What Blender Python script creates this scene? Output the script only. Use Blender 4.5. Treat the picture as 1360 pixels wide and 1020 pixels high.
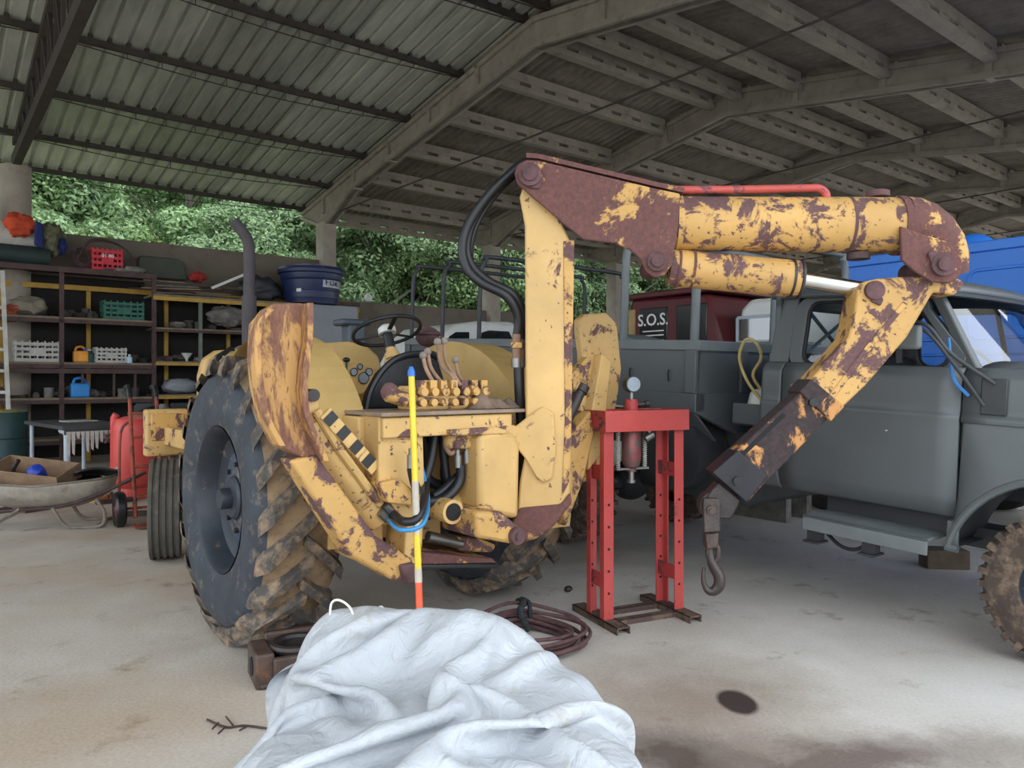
import bpy, bmesh, math, random
from mathutils import Matrix, Vector, noise as mnoise
random.seed(7)
for o in list(bpy.data.objects): bpy.data.objects.remove(o)
SC = bpy.context.scene
COL = SC.collection
PI = math.pi
# ------------------------------------------------------------------ camera, sky, exposure
FPX, HZ, EYE = 1000.0, 505.0, 1.5
cd = bpy.data.cameras.new('camera'); cam = bpy.data.objects.new('camera', cd); COL.objects.link(cam)
cam.location = (0, 0, EYE); cam.rotation_euler = (PI/2, 0, 0)
cd.sensor_width = 36; cd.lens = FPX/1360*36; cd.shift_y = -5/1360; cd.clip_end = 2000
SC.camera = cam
w = bpy.data.worlds.new('sky'); SC.world = w; w.use_nodes = True
wn = w.node_tree; bg = wn.nodes['Background']
bg.inputs[0].default_value = (0.86, 0.93, 1.0, 1); bg.inputs[1].default_value = 2.1
SC.view_settings.view_transform = 'Standard'; SC.view_settings.look = 'None'
SC.view_settings.gamma = 1.0; SC.view_settings.use_curve_mapping = False
SC.view_settings.exposure = .62
# ------------------------------------------------------------------ helpers
AL = math.atan2(.62, .785)
def frame(x, y, z=0, yaw=AL, pitch=0, roll=0):
    return Matrix.Translation((x, y, z)) @ Matrix.Rotation(yaw, 4, 'Z') @ Matrix.Rotation(pitch, 4, 'X') @ Matrix.Rotation(roll, 4, 'Y')
W0 = Matrix.Identity(4)
SH = frame(.39, 11.19)           # shed: x along the ridge, y towards the back wall
TR = frame(-.86, 4.91)          # tractor: y forward, x to its right
TK = frame(2.7, 4.0, 0, AL, math.radians(2.7))   # grey truck: x inward from near side, y to the rear
def loc(M, px, py, ax, val):
    i = M.inverted(); c = i @ Vector((0, 0, EYE)); d = i.to_3x3() @ Vector(((px-680)/FPX, 1, (HZ-py)/FPX))
    return c + d*((val-c[ax])/d[ax])
def gp(px, py):
    Y = EYE*FPX/(py-HZ); return Vector(((px-680)/FPX*Y, Y, 0))
def P(px, py, Y): return Vector(((px-680)/FPX*Y, Y, EYE+(HZ-py)/FPX*Y))

class MB:
    def __init__(s): s.v = []; s.f = []; s.m = []; s.mi = 0
    def add(s, vs, fs):
        b = len(s.v); s.v += [tuple(v) for v in vs]; s.f += [tuple(i+b for i in f) for f in fs]; s.m += [s.mi]*len(fs); return s
    def bx(s, x0, x1, y0, y1, z0, z1, M=None):
        vs = [Vector((x, y, z)) for z in (z0, z1) for y in (y0, y1) for x in (x0, x1)]
        if M is not None: vs = [M @ v for v in vs]
        return s.add(vs, [(0,2,3,1),(4,5,7,6),(0,1,5,4),(2,6,7,3),(0,4,6,2),(1,3,7,5)])
    def box(s, c, d, M=None):
        return s.bx(c[0]-d[0]/2, c[0]+d[0]/2, c[1]-d[1]/2, c[1]+d[1]/2, c[2]-d[2]/2, c[2]+d[2]/2, M)
    def bar(s, p, q, w, h, up=(0,0,1)):
        p = Vector(p); q = Vector(q); d = (q-p).normalized(); u = Vector(up)
        if abs(d.dot(u)) > .98: u = Vector((0,1,0))
        x = d.cross(u).normalized(); z = x.cross(d)
        vs = [a + x*i*w/2 + z*j*h/2 for a in (p, q) for i, j in ((-1,-1),(1,-1),(1,1),(-1,1))]
        return s.add(vs, [(3,2,1,0),(4,5,6,7),(0,1,5,4),(1,2,6,5),(2,3,7,6),(3,0,4,7)])
    def tube(s, pts, r, n=10, cap=True, closed=False):
        pts = [Vector(p) for p in pts]; m = len(pts); rs = r if isinstance(r, (list, tuple)) else [r]*m
        vs = []; pu = None
        for i, p in enumerate(pts):
            if closed: d = pts[(i+1) % m]-pts[i-1]
            else: d = pts[min(i+1, m-1)]-pts[max(i-1, 0)]
            d = d.normalized() if d.length > 1e-9 else Vector((0,0,1))
            if pu is None:
                pu = Vector((0,0,1)) if abs(d.z) < .9 else Vector((1,0,0))
            x = d.cross(pu)
            x = x.normalized() if x.length > 1e-6 else d.orthogonal().normalized()
            pu = x.cross(d)
            vs += [p + (x*math.cos(2*PI*k/n)+pu*math.sin(2*PI*k/n))*rs[i] for k in range(n)]
        fs = []
        for i in range(m if closed else m-1):
            a = i*n; b = ((i+1) % m)*n
            fs += [(a+k, a+(k+1) % n, b+(k+1) % n, b+k) for k in range(n)]
        if cap and not closed: fs += [tuple(range(n))[::-1], tuple(range((m-1)*n, m*n))]
        return s.add(vs, fs)
    def cyl(s, p, q, r, r2=None, n=18): return s.tube([p, q], [r, r if r2 is None else r2], n)
    def lathe(s, prof, c=(0,0,0), ax='z', n=32, M=None, cap=True):
        c = Vector(c); vs = []
        for r, h in prof:
            for k in range(n):
                a = 2*PI*k/n; x, y = r*math.cos(a), r*math.sin(a)
                v = Vector((x, y, h)) if ax == 'z' else (Vector((h, x, y)) if ax == 'x' else Vector((y, h, x)))
                v = v + c; vs.append(M @ v if M is not None else v)
        m = len(prof); fs = [(i*n+k, i*n+(k+1) % n, (i+1)*n+(k+1) % n, (i+1)*n+k) for i in range(m-1) for k in range(n)]
        if cap and prof[0][0] > 1e-6: fs.append(tuple(range(n))[::-1])
        if cap and prof[-1][0] > 1e-6: fs.append(tuple(range((m-1)*n, m*n)))
        return s.add(vs, fs)
    def prism(s, pts, ext):
        pts = [Vector(p) for p in pts]; e = Vector(ext); n = len(pts)
        return s.add(pts+[p+e for p in pts], [tuple(range(n))[::-1], tuple(range(n, 2*n))] + [(k, (k+1) % n, (k+1) % n+n, k+n) for k in range(n)])
    def ell(s, c, r, nu=20, nv=12, bump=0, seed=0, M=None):
        c = Vector(c); vs = []
        for j in range(nv+1):
            t = PI*j/nv
            for i in range(nu):
                a = 2*PI*i/nu; d = Vector((math.sin(t)*math.cos(a), math.sin(t)*math.sin(a), math.cos(t)))
                k = 1 + (bump*mnoise.fractal(d*2.2+Vector((seed*7.1, seed, 0)), 1, 2, 4) if bump else 0)
                v = c + Vector((d.x*r[0], d.y*r[1], d.z*r[2]))*k
                vs.append(M @ v if M is not None else v)
        return s.add(vs, [(j*nu+i, (j+1)*nu+i, (j+1)*nu+(i+1) % nu, j*nu+(i+1) % nu) for j in range(nv) for i in range(nu)])
    def grid(s, nu, nv, fn, wrap=False):
        vs = [fn(i/(nu if wrap else nu-1), j/(nv-1)) for j in range(nv) for i in range(nu)]
        return s.add(vs, [(j*nu+i, j*nu+(i+1) % nu, (j+1)*nu+(i+1) % nu, (j+1)*nu+i) for j in range(nv-1) for i in range(nu if wrap else nu-1)])
    def build(s, name, mat, parent=None, space=None, bev=0, smooth=38, recenter=True, solid=0, sub=0, keep=None):
        F = parent['_F'] if parent is not None else None
        sp = space if space is not None else (FR[F] if F else W0)
        base = FR[F] if F else W0
        X = base.inverted() @ sp
        vs = [X @ Vector(v) for v in s.v]
        if recenter:
            lo = [min(v[i] for v in vs) for i in range(3)]; hi = [max(v[i] for v in vs) for i in range(3)]
            c = Vector(((lo[0]+hi[0])/2, (lo[1]+hi[1])/2, (lo[2]+hi[2])/2 if parent else lo[2]))
        else: c = Vector((0,0,0))
        if keep is not None: c = X @ Vector(keep)
        me = bpy.data.meshes.new(name)
        me.from_pydata([v-c for v in vs], [], s.f)
        bm = bmesh.new(); bm.from_mesh(me); bmesh.ops.recalc_face_normals(bm, faces=bm.faces); bm.to_mesh(me); bm.free()
        mats = mat if isinstance(mat, (list, tuple)) else [mat]
        for m_ in mats: me.materials.append(m_)
        if len(mats) > 1:
            for p_, i_ in zip(me.polygons, s.m): p_.material_index = i_
        if smooth:
            me.polygons.foreach_set('use_smooth', [True]*len(me.polygons))
            me.set_sharp_from_angle(angle=math.radians(smooth))
        o = bpy.data.objects.new(name, me); COL.objects.link(o)
        if parent is not None:
            po = Vector(parent.get('_C', (0,0,0))); o.parent = parent; o.location = c-po; o['_C'] = tuple(c); o['_F'] = F
        else:
            o.location = c
        if solid: md = o.modifiers.new('solid', 'SOLIDIFY'); md.thickness = solid; md.offset = 0
        if bev: md = o.modifiers.new('bevel', 'BEVEL'); md.width = bev; md.segments = 2; md.limit_method = 'ANGLE'; md.angle_limit = math.radians(35); md.harden_normals = False
        if sub: md = o.modifiers.new('sub', 'SUBSURF'); md.levels = sub; md.render_levels = sub
        return o
FR = {}
def tag(o, label, cat=None, group=None, kind=None):
    if label: o['label'] = label
    if cat: o['category'] = cat
    if group: o['group'] = group
    if kind: o['kind'] = kind
    return o
def thing(name, M, label, cat, group=None, kind=None):
    o = bpy.data.objects.new(name, None); COL.objects.link(o); o.empty_display_size = .1
    o.matrix_world = M; k = 'F%d' % len(FR); FR[k] = M.copy(); o['_F'] = k
    return tag(o, label, cat, group, kind)
def copy_tree(o, parent=None, M=None):
    c = o.copy(); COL.objects.link(c); c.parent = parent
    if M is not None: c.matrix_world = M; k = 'F%d' % len(FR); FR[k] = M.copy(); c['_F'] = k
    for ch in [x for x in KIDS.get(o.name, [])]: pass
    for ch in list(o.children):
        copy_tree(ch, c)
    return c
KIDS = {}
def text(body, size, M, mat, parent, name='lettering', ext=.002, align='CENTER', sx=1.0):
    cu = bpy.data.curves.new(name, 'FONT'); cu.body = body; cu.size = size; cu.extrude = ext; cu.align_x = align; cu.align_y = 'CENTER'
    cu.materials.append(mat); cu.resolution_u = 3; cu.offset = size*.012
    o = bpy.data.objects.new(name, cu); COL.objects.link(o)
    dg = bpy.context.evaluated_depsgraph_get(); me = bpy.data.meshes.new_from_object(o.evaluated_get(dg)); bpy.data.objects.remove(o); bpy.data.curves.remove(cu)
    o = bpy.data.objects.new(name, me); COL.objects.link(o)
    o.parent = parent; po = Vector(parent.get('_C', (0,0,0)))
    o.matrix_local = Matrix.Translation(-po) @ M @ Matrix.Diagonal((sx,1,1,1))
    return o
def bez(pts, n=8):
    """smooth path through points (Catmull-Rom)"""
    p = [Vector(x) for x in pts]; p = [p[0]*2-p[1]] + p + [p[-1]*2-p[-2]]; out = []
    for i in range(1, len(p)-2):
        for k in range(n):
            t = k/n; a, b, c, d = p[i-1], p[i], p[i+1], p[i+2]
            out.append(.5*((2*b)+(c-a)*t+(2*a-5*b+4*c-d)*t*t+(3*b-a-3*c+d)*t**3))
    return out+[p[-2]]
# ------------------------------------------------------------------ materials
def lin(h):
    h = h.lstrip('#'); c = [int(h[i:i+2], 16)/255 for i in (0, 2, 4)]
    return tuple(x/12.92 if x <= .04045 else ((x+.055)/1.055)**2.4 for x in c)+(1,)
def nd(nt, t, **k):
    n = nt.nodes.new(t)
    for a, b in k.items():
        if a.startswith('i_'):
            key = a[2:]; key = int(key) if key.isdigit() else key.replace('_', ' ')
            n.inputs[key].default_value = b
        else: setattr(n, a, b)
    return n
def newmat(name):
    m = bpy.data.materials.new(name); m.use_nodes = True; nt = m.node_tree
    return m, nt, nt.nodes['Principled BSDF']
def coords(nt, rnd=True):
    tc = nd(nt, 'ShaderNodeTexCoord')
    if not rnd: return tc.outputs['Object']
    oi = nd(nt, 'ShaderNodeObjectInfo'); mu = nd(nt, 'ShaderNodeMath', operation='MULTIPLY', i_1=37.0)
    nt.links.new(oi.outputs['Random'], mu.inputs[0])
    ad = nd(nt, 'ShaderNodeVectorMath', operation='ADD'); nt.links.new(tc.outputs['Object'], ad.inputs[0]); nt.links.new(mu.outputs[0], ad.inputs[1])
    return ad.outputs[0]
def noise(nt, vec, scale, detail=6, rough=.6, dist=0):
    n = nd(nt, 'ShaderNodeTexNoise', i_Scale=scale, i_Detail=detail, i_Roughness=rough, i_Distortion=dist)
    nt.links.new(vec, n.inputs['Vector']); return n.outputs['Fac']
def ramp(nt, fac, a, b, ca=(0,0,0,1), cb=(1,1,1,1)):
    r = nd(nt, 'ShaderNodeValToRGB'); e = r.color_ramp.elements
    e[0].position = a; e[1].position = b; e[0].color = ca; e[1].color = cb
    nt.links.new(fac, r.inputs[0]); return r.outputs[0]
def mix(nt, fac, a, b, mode='MIX'):
    m = nd(nt, 'ShaderNodeMix', data_type='RGBA', blend_type=mode)
    for s_, v in ((m.inputs[0], fac), (m.inputs[6], a), (m.inputs[7], b)):
        if isinstance(v, (float, int)): s_.default_value = v
        elif isinstance(v, tuple): s_.default_value = v
        else: nt.links.new(v, s_)
    return m.outputs[2]
def bump(nt, b, h, st=.3, dist=.01):
    n = nd(nt, 'ShaderNodeBump', i_Strength=st, i_Distance=dist); nt.links.new(h, n.inputs['Height']); nt.links.new(n.outputs[0], b.inputs['Normal'])
def plain(name, hexc, rough=.6, metal=0, var=.25, scale=5, bmp=.1, dirt=None, dirt_amt=.5, spec=None):
    m, nt, b = newmat(name); c = lin(hexc); v = coords(nt)
    n = noise(nt, v, scale); lo = tuple(x*(1-var) for x in c[:3])+(1,); hi = tuple(min(1, x*(1+var)) for x in c[:3])+(1,)
    col = ramp(nt, n, .3, .7, lo, hi)
    if dirt:
        n2 = noise(nt, v, scale*1.7, 8, .7); col = mix(nt, ramp(nt, n2, 1-dirt_amt-.12, 1-dirt_amt+.12), col, lin(dirt))
    nt.links.new(col, b.inputs['Base Color'])
    b.inputs['Roughness'].default_value = rough; b.inputs['Metallic'].default_value = metal
    if spec is not None: b.inputs['Specular IOR Level'].default_value = spec
    if bmp: bump(nt, b, noise(nt, v, scale*6, 4), bmp, .01)
    return m
def rusty(name, paint, rust='5a3d40', amt=.35, scale=5, rough=.55, chips=.5, rust2=None, soft=.02, stretch=None):
    m, nt, b = newmat(name); v = coords(nt)
    if stretch:
        mp = nd(nt, 'ShaderNodeMapping'); mp.inputs['Scale'].default_value = stretch; nt.links.new(v, mp.inputs[0]); v = mp.outputs[0]
    n1 = noise(nt, v, scale, 12, .70, .5); t = .5+(.5-amt)*.42
    m1 = ramp(nt, n1, t-soft, t+soft)
    n2 = noise(nt, v, scale*5, 5, .6); t2 = .5+(.62-chips*.5)*.42
    m2 = ramp(nt, n2, t2-.02, t2+.02)
    mk = nd(nt, 'ShaderNodeMath', operation='MAXIMUM'); nt.links.new(m1, mk.inputs[0]); nt.links.new(m2, mk.inputs[1])
    p = lin(paint); pv = noise(nt, v, 2.3, 5)
    pc = ramp(nt, pv, .3, .75, tuple(x*.8 for x in p[:3])+(1,), tuple(min(1, x*1.12) for x in p[:3])+(1,))
    r1 = lin(rust); r2 = lin(rust2) if rust2 else tuple(x*1.7 for x in r1[:3])+(1,)
    rc = ramp(nt, noise(nt, v, scale*9, 6, .7), .35, .75, r1, r2)
    nt.links.new(mix(nt, mk.outputs[0], pc, rc), b.inputs['Base Color'])
    rr = nd(nt, 'ShaderNodeMapRange', i_3=rough, i_4=.85); nt.links.new(mk.outputs[0], rr.inputs[0]); nt.links.new(rr.outputs[0], b.inputs['Roughness'])
    hh = nd(nt, 'ShaderNodeMath', operation='SUBTRACT', i_0=1.0); nt.links.new(mk.outputs[0], hh.inputs[1])
    bump(nt, b, hh.outputs[0], .35, .004)
    return m
def glass(name, tint=(.8,.9,.95,1), rough=.02, alpha=.35):
    m, nt, b = newmat(name); b.inputs['Base Color'].default_value = tint; b.inputs['Roughness'].default_value = rough
    g = nd(nt, 'ShaderNodeBsdfGlossy', i_Roughness=rough); t = nd(nt, 'ShaderNodeBsdfTransparent'); t.inputs[0].default_value = tint
    f = nd(nt, 'ShaderNodeFresnel', i_IOR=1.5); mx = nd(nt, 'ShaderNodeMixShader'); ad = nd(nt, 'ShaderNodeMath', operation='ADD', i_1=alpha); ad.use_clamp = True
    nt.links.new(f.outputs[0], ad.inputs[0]); nt.links.new(ad.outputs[0], mx.inputs[0]); nt.links.new(t.outputs[0], mx.inputs[1]); nt.links.new(g.outputs[0], mx.inputs[2])
    nt.links.new(mx.outputs[0], nt.nodes['Material Output'].inputs[0]); return m
YEL, RST = 'd0aa6c', '5c4241'
MT = dict(
 yel=rusty('yellow_paint', YEL, RST, .17, 5, .5, .38),
 yel2=rusty('yellow_paint_worn', YEL, RST, .32, 6, .5, .52),
 yelr=rusty('yellow_paint_flaking', 'cb9f5c', '5a4040', .44, 6.5, .55, .55),
 yelclean=rusty('yellow_fender_paint', 'c7a668', '7a5a4c', .04, 4, .5, .3),
 rusty=rusty('rusted_plate', 'cb9f5c', '573c3b', .66, 4.2, .7, .35, '7a4d45'),
 padrust=rusty('rubbed_pad_steel', 'c4965a', '6e4b42', .47, 7, .7, .55, '94684f', .04, (1.6, 1.6, .5)),
 armblack=rusty('black_worn_arm', 'c98d4e', '2c2629', .62, 4, .5, .5, '4a3a3a'),
 rust=plain('brown_rust', '5c4244', .85, 0, .4, 9, .4), rustdk=plain('dark_rust', '453434', .8, 0, .4, 9, .3),
 rustor=plain('orange_rust', '8d705c', .85, 0, .4, 9, .4),
 black=plain('black_rubber_hose', '1a1c20', .45, 0, .2, 5, .05), blk=plain('black_paint', '17191d', .35, 0, .3, 8, .1, '6b6259', .22),
 chrome=plain('chrome_rod', 'c9c9c6', .25, 1, .08, 8, .02), steel=plain('bare_steel', '8c8c8a', .4, .8, .2, 8, .1),
 greasy=plain('greasy_steel', '3a3433', .45, .3, .35, 10, .3, '8a6d52', .25),
 hookm=plain('worn_hook_steel', '4d4543', .45, .5, .3, 10, .2, '6b5142', .35),
 rim=plain('dark_blue_rim', '30353d', .5, .1, .3, 6, .15, 'b0916a', .27),
 tyre=plain('tyre_rubber_side', '353a42', .75, 0, .3, 6, .3, '8f7f6a', .33),
 tread=plain('tyre_tread_dust', '8a7358', .9, 0, .3, 7, .5, '33343a', .36), lug=plain('tyre_lug_rubber', '4a4744', .8, 0, .3, 7, .3, 'a1866a', .42),
 tyre2=plain('old_rubber', '3a3836', .85, 0, .3, 8, .3, '75695c', .3), ftyre=plain('front_tyre_rubber', '56524c', .85, 0, .25, 8, .3, '8b8274', .3),
 grey=plain('truck_grey_paint', '565b5d', .42, 0, .1, 1.6, .03, '666763', .28), greyd=plain('truck_grey_dark', '34373a', .55, 0, .25, 4, .1, '55524c', .25),
 greyl=plain('step_grey_paint', '6d7375', .5, 0, .15, 4, .1, '777065', .25), seal=plain('window_rubber', '1c1d1f', .6),
 cabin=plain('cab_interior', '26282a', .8),
 red=rusty('red_press_paint', 'b84642', '6b3f3a', .14, 7, .45, .4), redw=rusty('red_press_worn', 'b8403f', '50383a', .42, 6, .5, .5),
 redtank=plain('red_tank_paint', 'cf4a45', .42, 0, .12, 2, .05, 'b98a78', .3), rred=rusty('red_rust_dolly', '9c4a36', '5d3b34', .4, 7, .7, .4),
 redpipe=rusty('red_pipe_paint', 'c0524a', '6b4048', .3, 6, .5, .3), basem=rusty('rusty_base_channel', '6d5a4c', '4a3a35', .5, 8, .8, .5),
 white=plain('white_paint', 'dcdedb', .45, 0, .06, 4, .03), whited=plain('dirty_white', 'b9b6ae', .6, 0, .2, 6, .15, '7d766b', .3),
 crate=plain('white_plastic_crate', 'b5b3ab', .55, 0, .12, 6, .05, '8d887d', .3), crategreen=plain('green_plastic_crate', '1f5e4c', .5, 0, .2, 6),
 cratered=plain('red_plastic_crate', 'c42436', .45, 0, .2, 6), blue=plain('blue_plastic', '1d3fae', .4, 0, .15, 6), bluej=plain('blue_jug_plastic', '2483d0', .4, 0, .15, 6),
 tankblue=plain('dark_blue_tank_plastic', '1c2a55', .4, 0, .15, 3, .03), bluebox=plain('blue_truck_paint', '2f78d8', .4, 0, .08, 1.5, .02, '4a86cf', .3),
 shelfbr=plain('brown_shelf_steel', '4a3634', .7, 0, .3, 6, .2), shelfy=plain('mustard_shelf_steel', 'b08a35', .65, 0, .2, 6, .1), shelfw=plain('shelf_board', '7d6f5a', .85, 0, .3, 6, .2), shelfg=plain('grey_angle_post', '6b706a', .7, 0, .25, 6, .1),
 junk=plain('junk_steel', '4c4743', .8, 0, .45, 9, .4, '7a5a45', .3), junk2=plain('junk_grey', '77736d', .8, 0, .4, 9, .3), cloth=plain('tan_sack_cloth', '8b8271', .95, 0, .25, 7, .4), cloth2=plain('brown_cloth', '7b685a', .95, 0, .25, 14, .4),
 camo=plain('mottled_cloth', '6d6a52', .95, 0, .5, 9, .3, '33382b', .45), navy=plain('navy_cloth', '1e2c63', .9, 0, .2, 8, .3), orange=plain('orange_cloth', 'c0492c', .9, 0, .3, 6, .2, '5a3a2a', .3),
 wood=plain('old_wood', '8a7058', .85, 0, .25, 7, .3), woodd=plain('dark_wood_block', '5e5145', .9, 0, .3, 9, .4), boards=plain('weathered_boards', '5b4a40', .9, 0, .3, 4, .2), pale=plain('pale_boards', '7d7a72', .9, 0, .2, 4, .2),
 conc=plain('column_concrete', '9d9488', .9, 0, .14, 3, .25, '7c7368', .33), concd=plain('precast_beam_concrete', '90887d', .9, 0, .16, 2.5, .25, '706860', .36),
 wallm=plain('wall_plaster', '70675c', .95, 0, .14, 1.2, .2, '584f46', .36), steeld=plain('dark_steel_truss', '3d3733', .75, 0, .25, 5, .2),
 panel=plain('grey_blue_panel', '8b9097', .6, 0, .08, 2, .03), olive=plain('olive_cushion', '4c5147', .7, 0, .15, 4, .05), drum=plain('green_oil_drum', '1e3c3e', .55, 0, .3, 5, .1, '4d4a40', .3),
 wbar=plain('wheelbarrow_tray', '9d968a', .7, .1, .25, 6, .2, '7b5a45', .33), wbfr=plain('wheelbarrow_frame', '7d7469', .75, .1, .3, 8, .2, '6a4a38', .35),
 slate=plain('dark_slate_top', '3e4043', .6, 0, .25, 4, .15, '8a867d', .25), lgrey=plain('light_blue_grey_tube', 'a9b4be', .45, 0, .1, 4), yelpole=plain('yellow_pole', 'e2c534', .4, 0, .1, 6, .03), greypole=plain('pale_grey_tape', 'b9b0a2', .6, 0, .15, 9), orangep=plain('orange_grip', 'dd5a3a', .5), bluecap=plain('blue_cap', '2f74c9', .4),
 bagm=None, cable=plain('rusty_cable', '5a4040', .85, 0, .35, 20, .6), maroon=plain('maroon_truck_paint', '5a1f24', .45, 0, .15, 2, .04), tan=plain('tan_board', 'b09468', .8),
 dark=plain('very_dark', '141517', .8), gaugef=plain('gauge_face', '8b95a0', .3, .2), greenb=plain('green_cloth', '2c5a46', .9), hosey=plain('yellow_hose', 'c9b273', .5), jugw=plain('translucent_jug', 'd5d8cf', .5), bluehose=plain('blue_hose', '3a8cc4', .4),
 letw=plain('white_lettering', 'e6e6e2', .5, 0, .03, 4, 0), letd=plain('dark_lettering', '1b2a55', .5, 0, .03, 4, 0),
)
GL = glass('windshield_glass', (.86,.93,.95,1), .03, .10); GLD = glass('dark_window_glass', (.25,.28,.3,1), .03, .12); GLW = glass('side_window_glass', (.9,.95,.97,1), .02, .05)
# ------------------------------------------------------------------ floor material with its own stains
def floor_mat():
    m, nt, b = newmat('worn_concrete_floor'); tc = nd(nt, 'ShaderNodeTexCoord'); v = tc.outputs['Object']
    base = ramp(nt, noise(nt, v, .8, 8, .6), .3, .7, lin('b3aca3'), lin('d3cec7'))
    sand = lin('b39c82')
    sx = nd(nt, 'ShaderNodeSeparateXYZ'); nt.links.new(v, sx.inputs[0])
    mr = nd(nt, 'ShaderNodeMapRange', i_1=.2, i_2=-2.2, i_3=0., i_4=.75); nt.links.new(sx.outputs[0], mr.inputs[0])
    sn = ramp(nt, noise(nt, v, 1.1, 7, .65), .32, .68)
    ms = nd(nt, 'ShaderNodeMath', operation='MULTIPLY'); nt.links.new(mr.outputs[0], ms.inputs[0]); nt.links.new(sn, ms.inputs[1])
    col = mix(nt, ms.outputs[0], base, sand)
    col = mix(nt, ramp(nt, noise(nt, v, 2.6, 8, .7), .58, .72), col, lin('8d7b69'))
    def ell(c, col0, cx, cy, rx, ry, a, soft, hexc, amt=1.0, wob=.5):
        n = nd(nt, 'ShaderNodeTexNoise', i_Scale=2.2, i_Detail=6, i_Roughness=.65); nt.links.new(v, n.inputs[0])
        sc = nd(nt, 'ShaderNodeVectorMath', operation='SCALE'); sc.inputs[3].default_value = wob
        sb = nd(nt, 'ShaderNodeVectorMath', operation='SUBTRACT'); nt.links.new(n.outputs['Color'], sb.inputs[0]); sb.inputs[1].default_value = (.5,.5,.5)
        nt.links.new(sb.outputs[0], sc.inputs[0])
        ad = nd(nt, 'ShaderNodeVectorMath', operation='ADD'); nt.links.new(v, ad.inputs[0]); nt.links.new(sc.outputs[0], ad.inputs[1])
        mp = nd(nt, 'ShaderNodeMapping', vector_type='TEXTURE'); mp.inputs['Location'].default_value = (cx, cy, 0); mp.inputs['Rotation'].default_value = (0,0,a); mp.inputs['Scale'].default_value = (rx, ry, 1000)
        nt.links.new(ad.outputs[0], mp.inputs[0])
        ln = nd(nt, 'ShaderNodeVectorMath', operation='LENGTH'); nt.links.new(mp.outputs[0], ln.inputs[0])
        f = ramp(nt, ln.outputs['Value'], 1-soft, 1+soft*.3, (amt,)*3+(1,), (0,0,0,1))
        return mix(nt, f, col0, lin(hexc))
    col = ell(0, col, 1.25, 2.95, .85, .34, .1, .7, '5c4a44', .85, .7)
    col = ell(0, col, .75, 3.5, .95, .75, .3, .8, '84705f', .7, .9)
    col = ell(0, col, 1.05, 3.51, .098, .15, 0, .25, '3a2f2c', 1., .06)
    col = ell(0, col, .62, 3.0, .33, .3, 0, .7, '4a3c36', .85, .5)
    col = ell(0, col, 2.2, 2.95, .7, .25, .1, .7, '857a70', .6, .6)
    col = ell(0, col, -1.9, 3.3, 1.1, .7, .4, .8, 'ab947b', .6, .9)
    col = ell(0, col, 2.3, 3.6, .9, .5, .3, .9, 'd8d6d2', .8, .7)
    col = ell(0, col, -2.6, 4.6, 1.0, .8, .4, .9, 'cfc9c1', .55, .7)
    col = ell(0, col, .4, 6.4, 1.5, .7, .5, .7, '857d75', .7, .8)
    fine = noise(nt, v, 60, 4, .7); col = mix(nt, .25, col, ramp(nt, fine, .3, .7, (.25,.24,.22,1), (.8,.8,.8,1)), 'OVERLAY')
    nt.links.new(col, b.inputs['Base Color']); b.inputs['Roughness'].default_value = .8
    bump(nt, b, noise(nt, v, 35, 6, .7), .25, .01); return m
def terr(name, a, bb, sc=.3):
    m, nt, b = newmat(name); v = coords(nt, False)
    nt.links.new(ramp(nt, noise(nt, v, sc, 8, .7), .3, .7, lin(a), lin(bb)), b.inputs['Base Color']); b.inputs['Roughness'].default_value = 1
    return m
fl = MB().bx(-16, 27, -9.4, 7.6, -.3, 0).build('floor', floor_mat(), None, SH); fl.data.transform(Matrix.Translation(fl.location)); fl.location = (0,0,0)
tag(fl, 'worn stained concrete floor of the shed', kind='structure')
gr = MB().bx(-150, 150, -150, 12.6, -.7, -.31).build('ground', terr('bounce_gravel_yard', 'b5aea2', 'cdc7bb'), None, SH); tag(gr, 'pale gravel yard around the shed, with unseen strip bouncing light to the eaves', kind='structure')  # unseen strip added behind the back wall, pale to bounce light under the eaves
def hill(u, v):
    x = -70+u*150; t = 11.6+v**1.5*170
    h = -.4 + max(0, t-13)*.17 + max(0, t-50)*.05 - max(0, (x-6))*.0 + mnoise.noise(Vector((x*.05, t*.05, 2)))*2.2*min(1, max(0, t-9)/12)
    return SH @ Vector((x, t, h))
hl = MB().grid(60, 50, hill).build('hillside', terr('grassy_hillside', '33482a', '5d7440', .6), None); tag(hl, 'green hillside rising behind the shed', kind='structure')
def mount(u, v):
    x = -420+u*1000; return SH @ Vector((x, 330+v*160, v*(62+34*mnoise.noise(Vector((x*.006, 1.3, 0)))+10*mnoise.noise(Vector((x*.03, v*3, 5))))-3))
MB().grid(60, 12, mount).build('mountain', terr('haze_tinted_mountain', '3f5f72', '5a7c8c', .06), None)['kind'] = 'structure'  # distance haze is put into the blue tones of the woods
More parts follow.
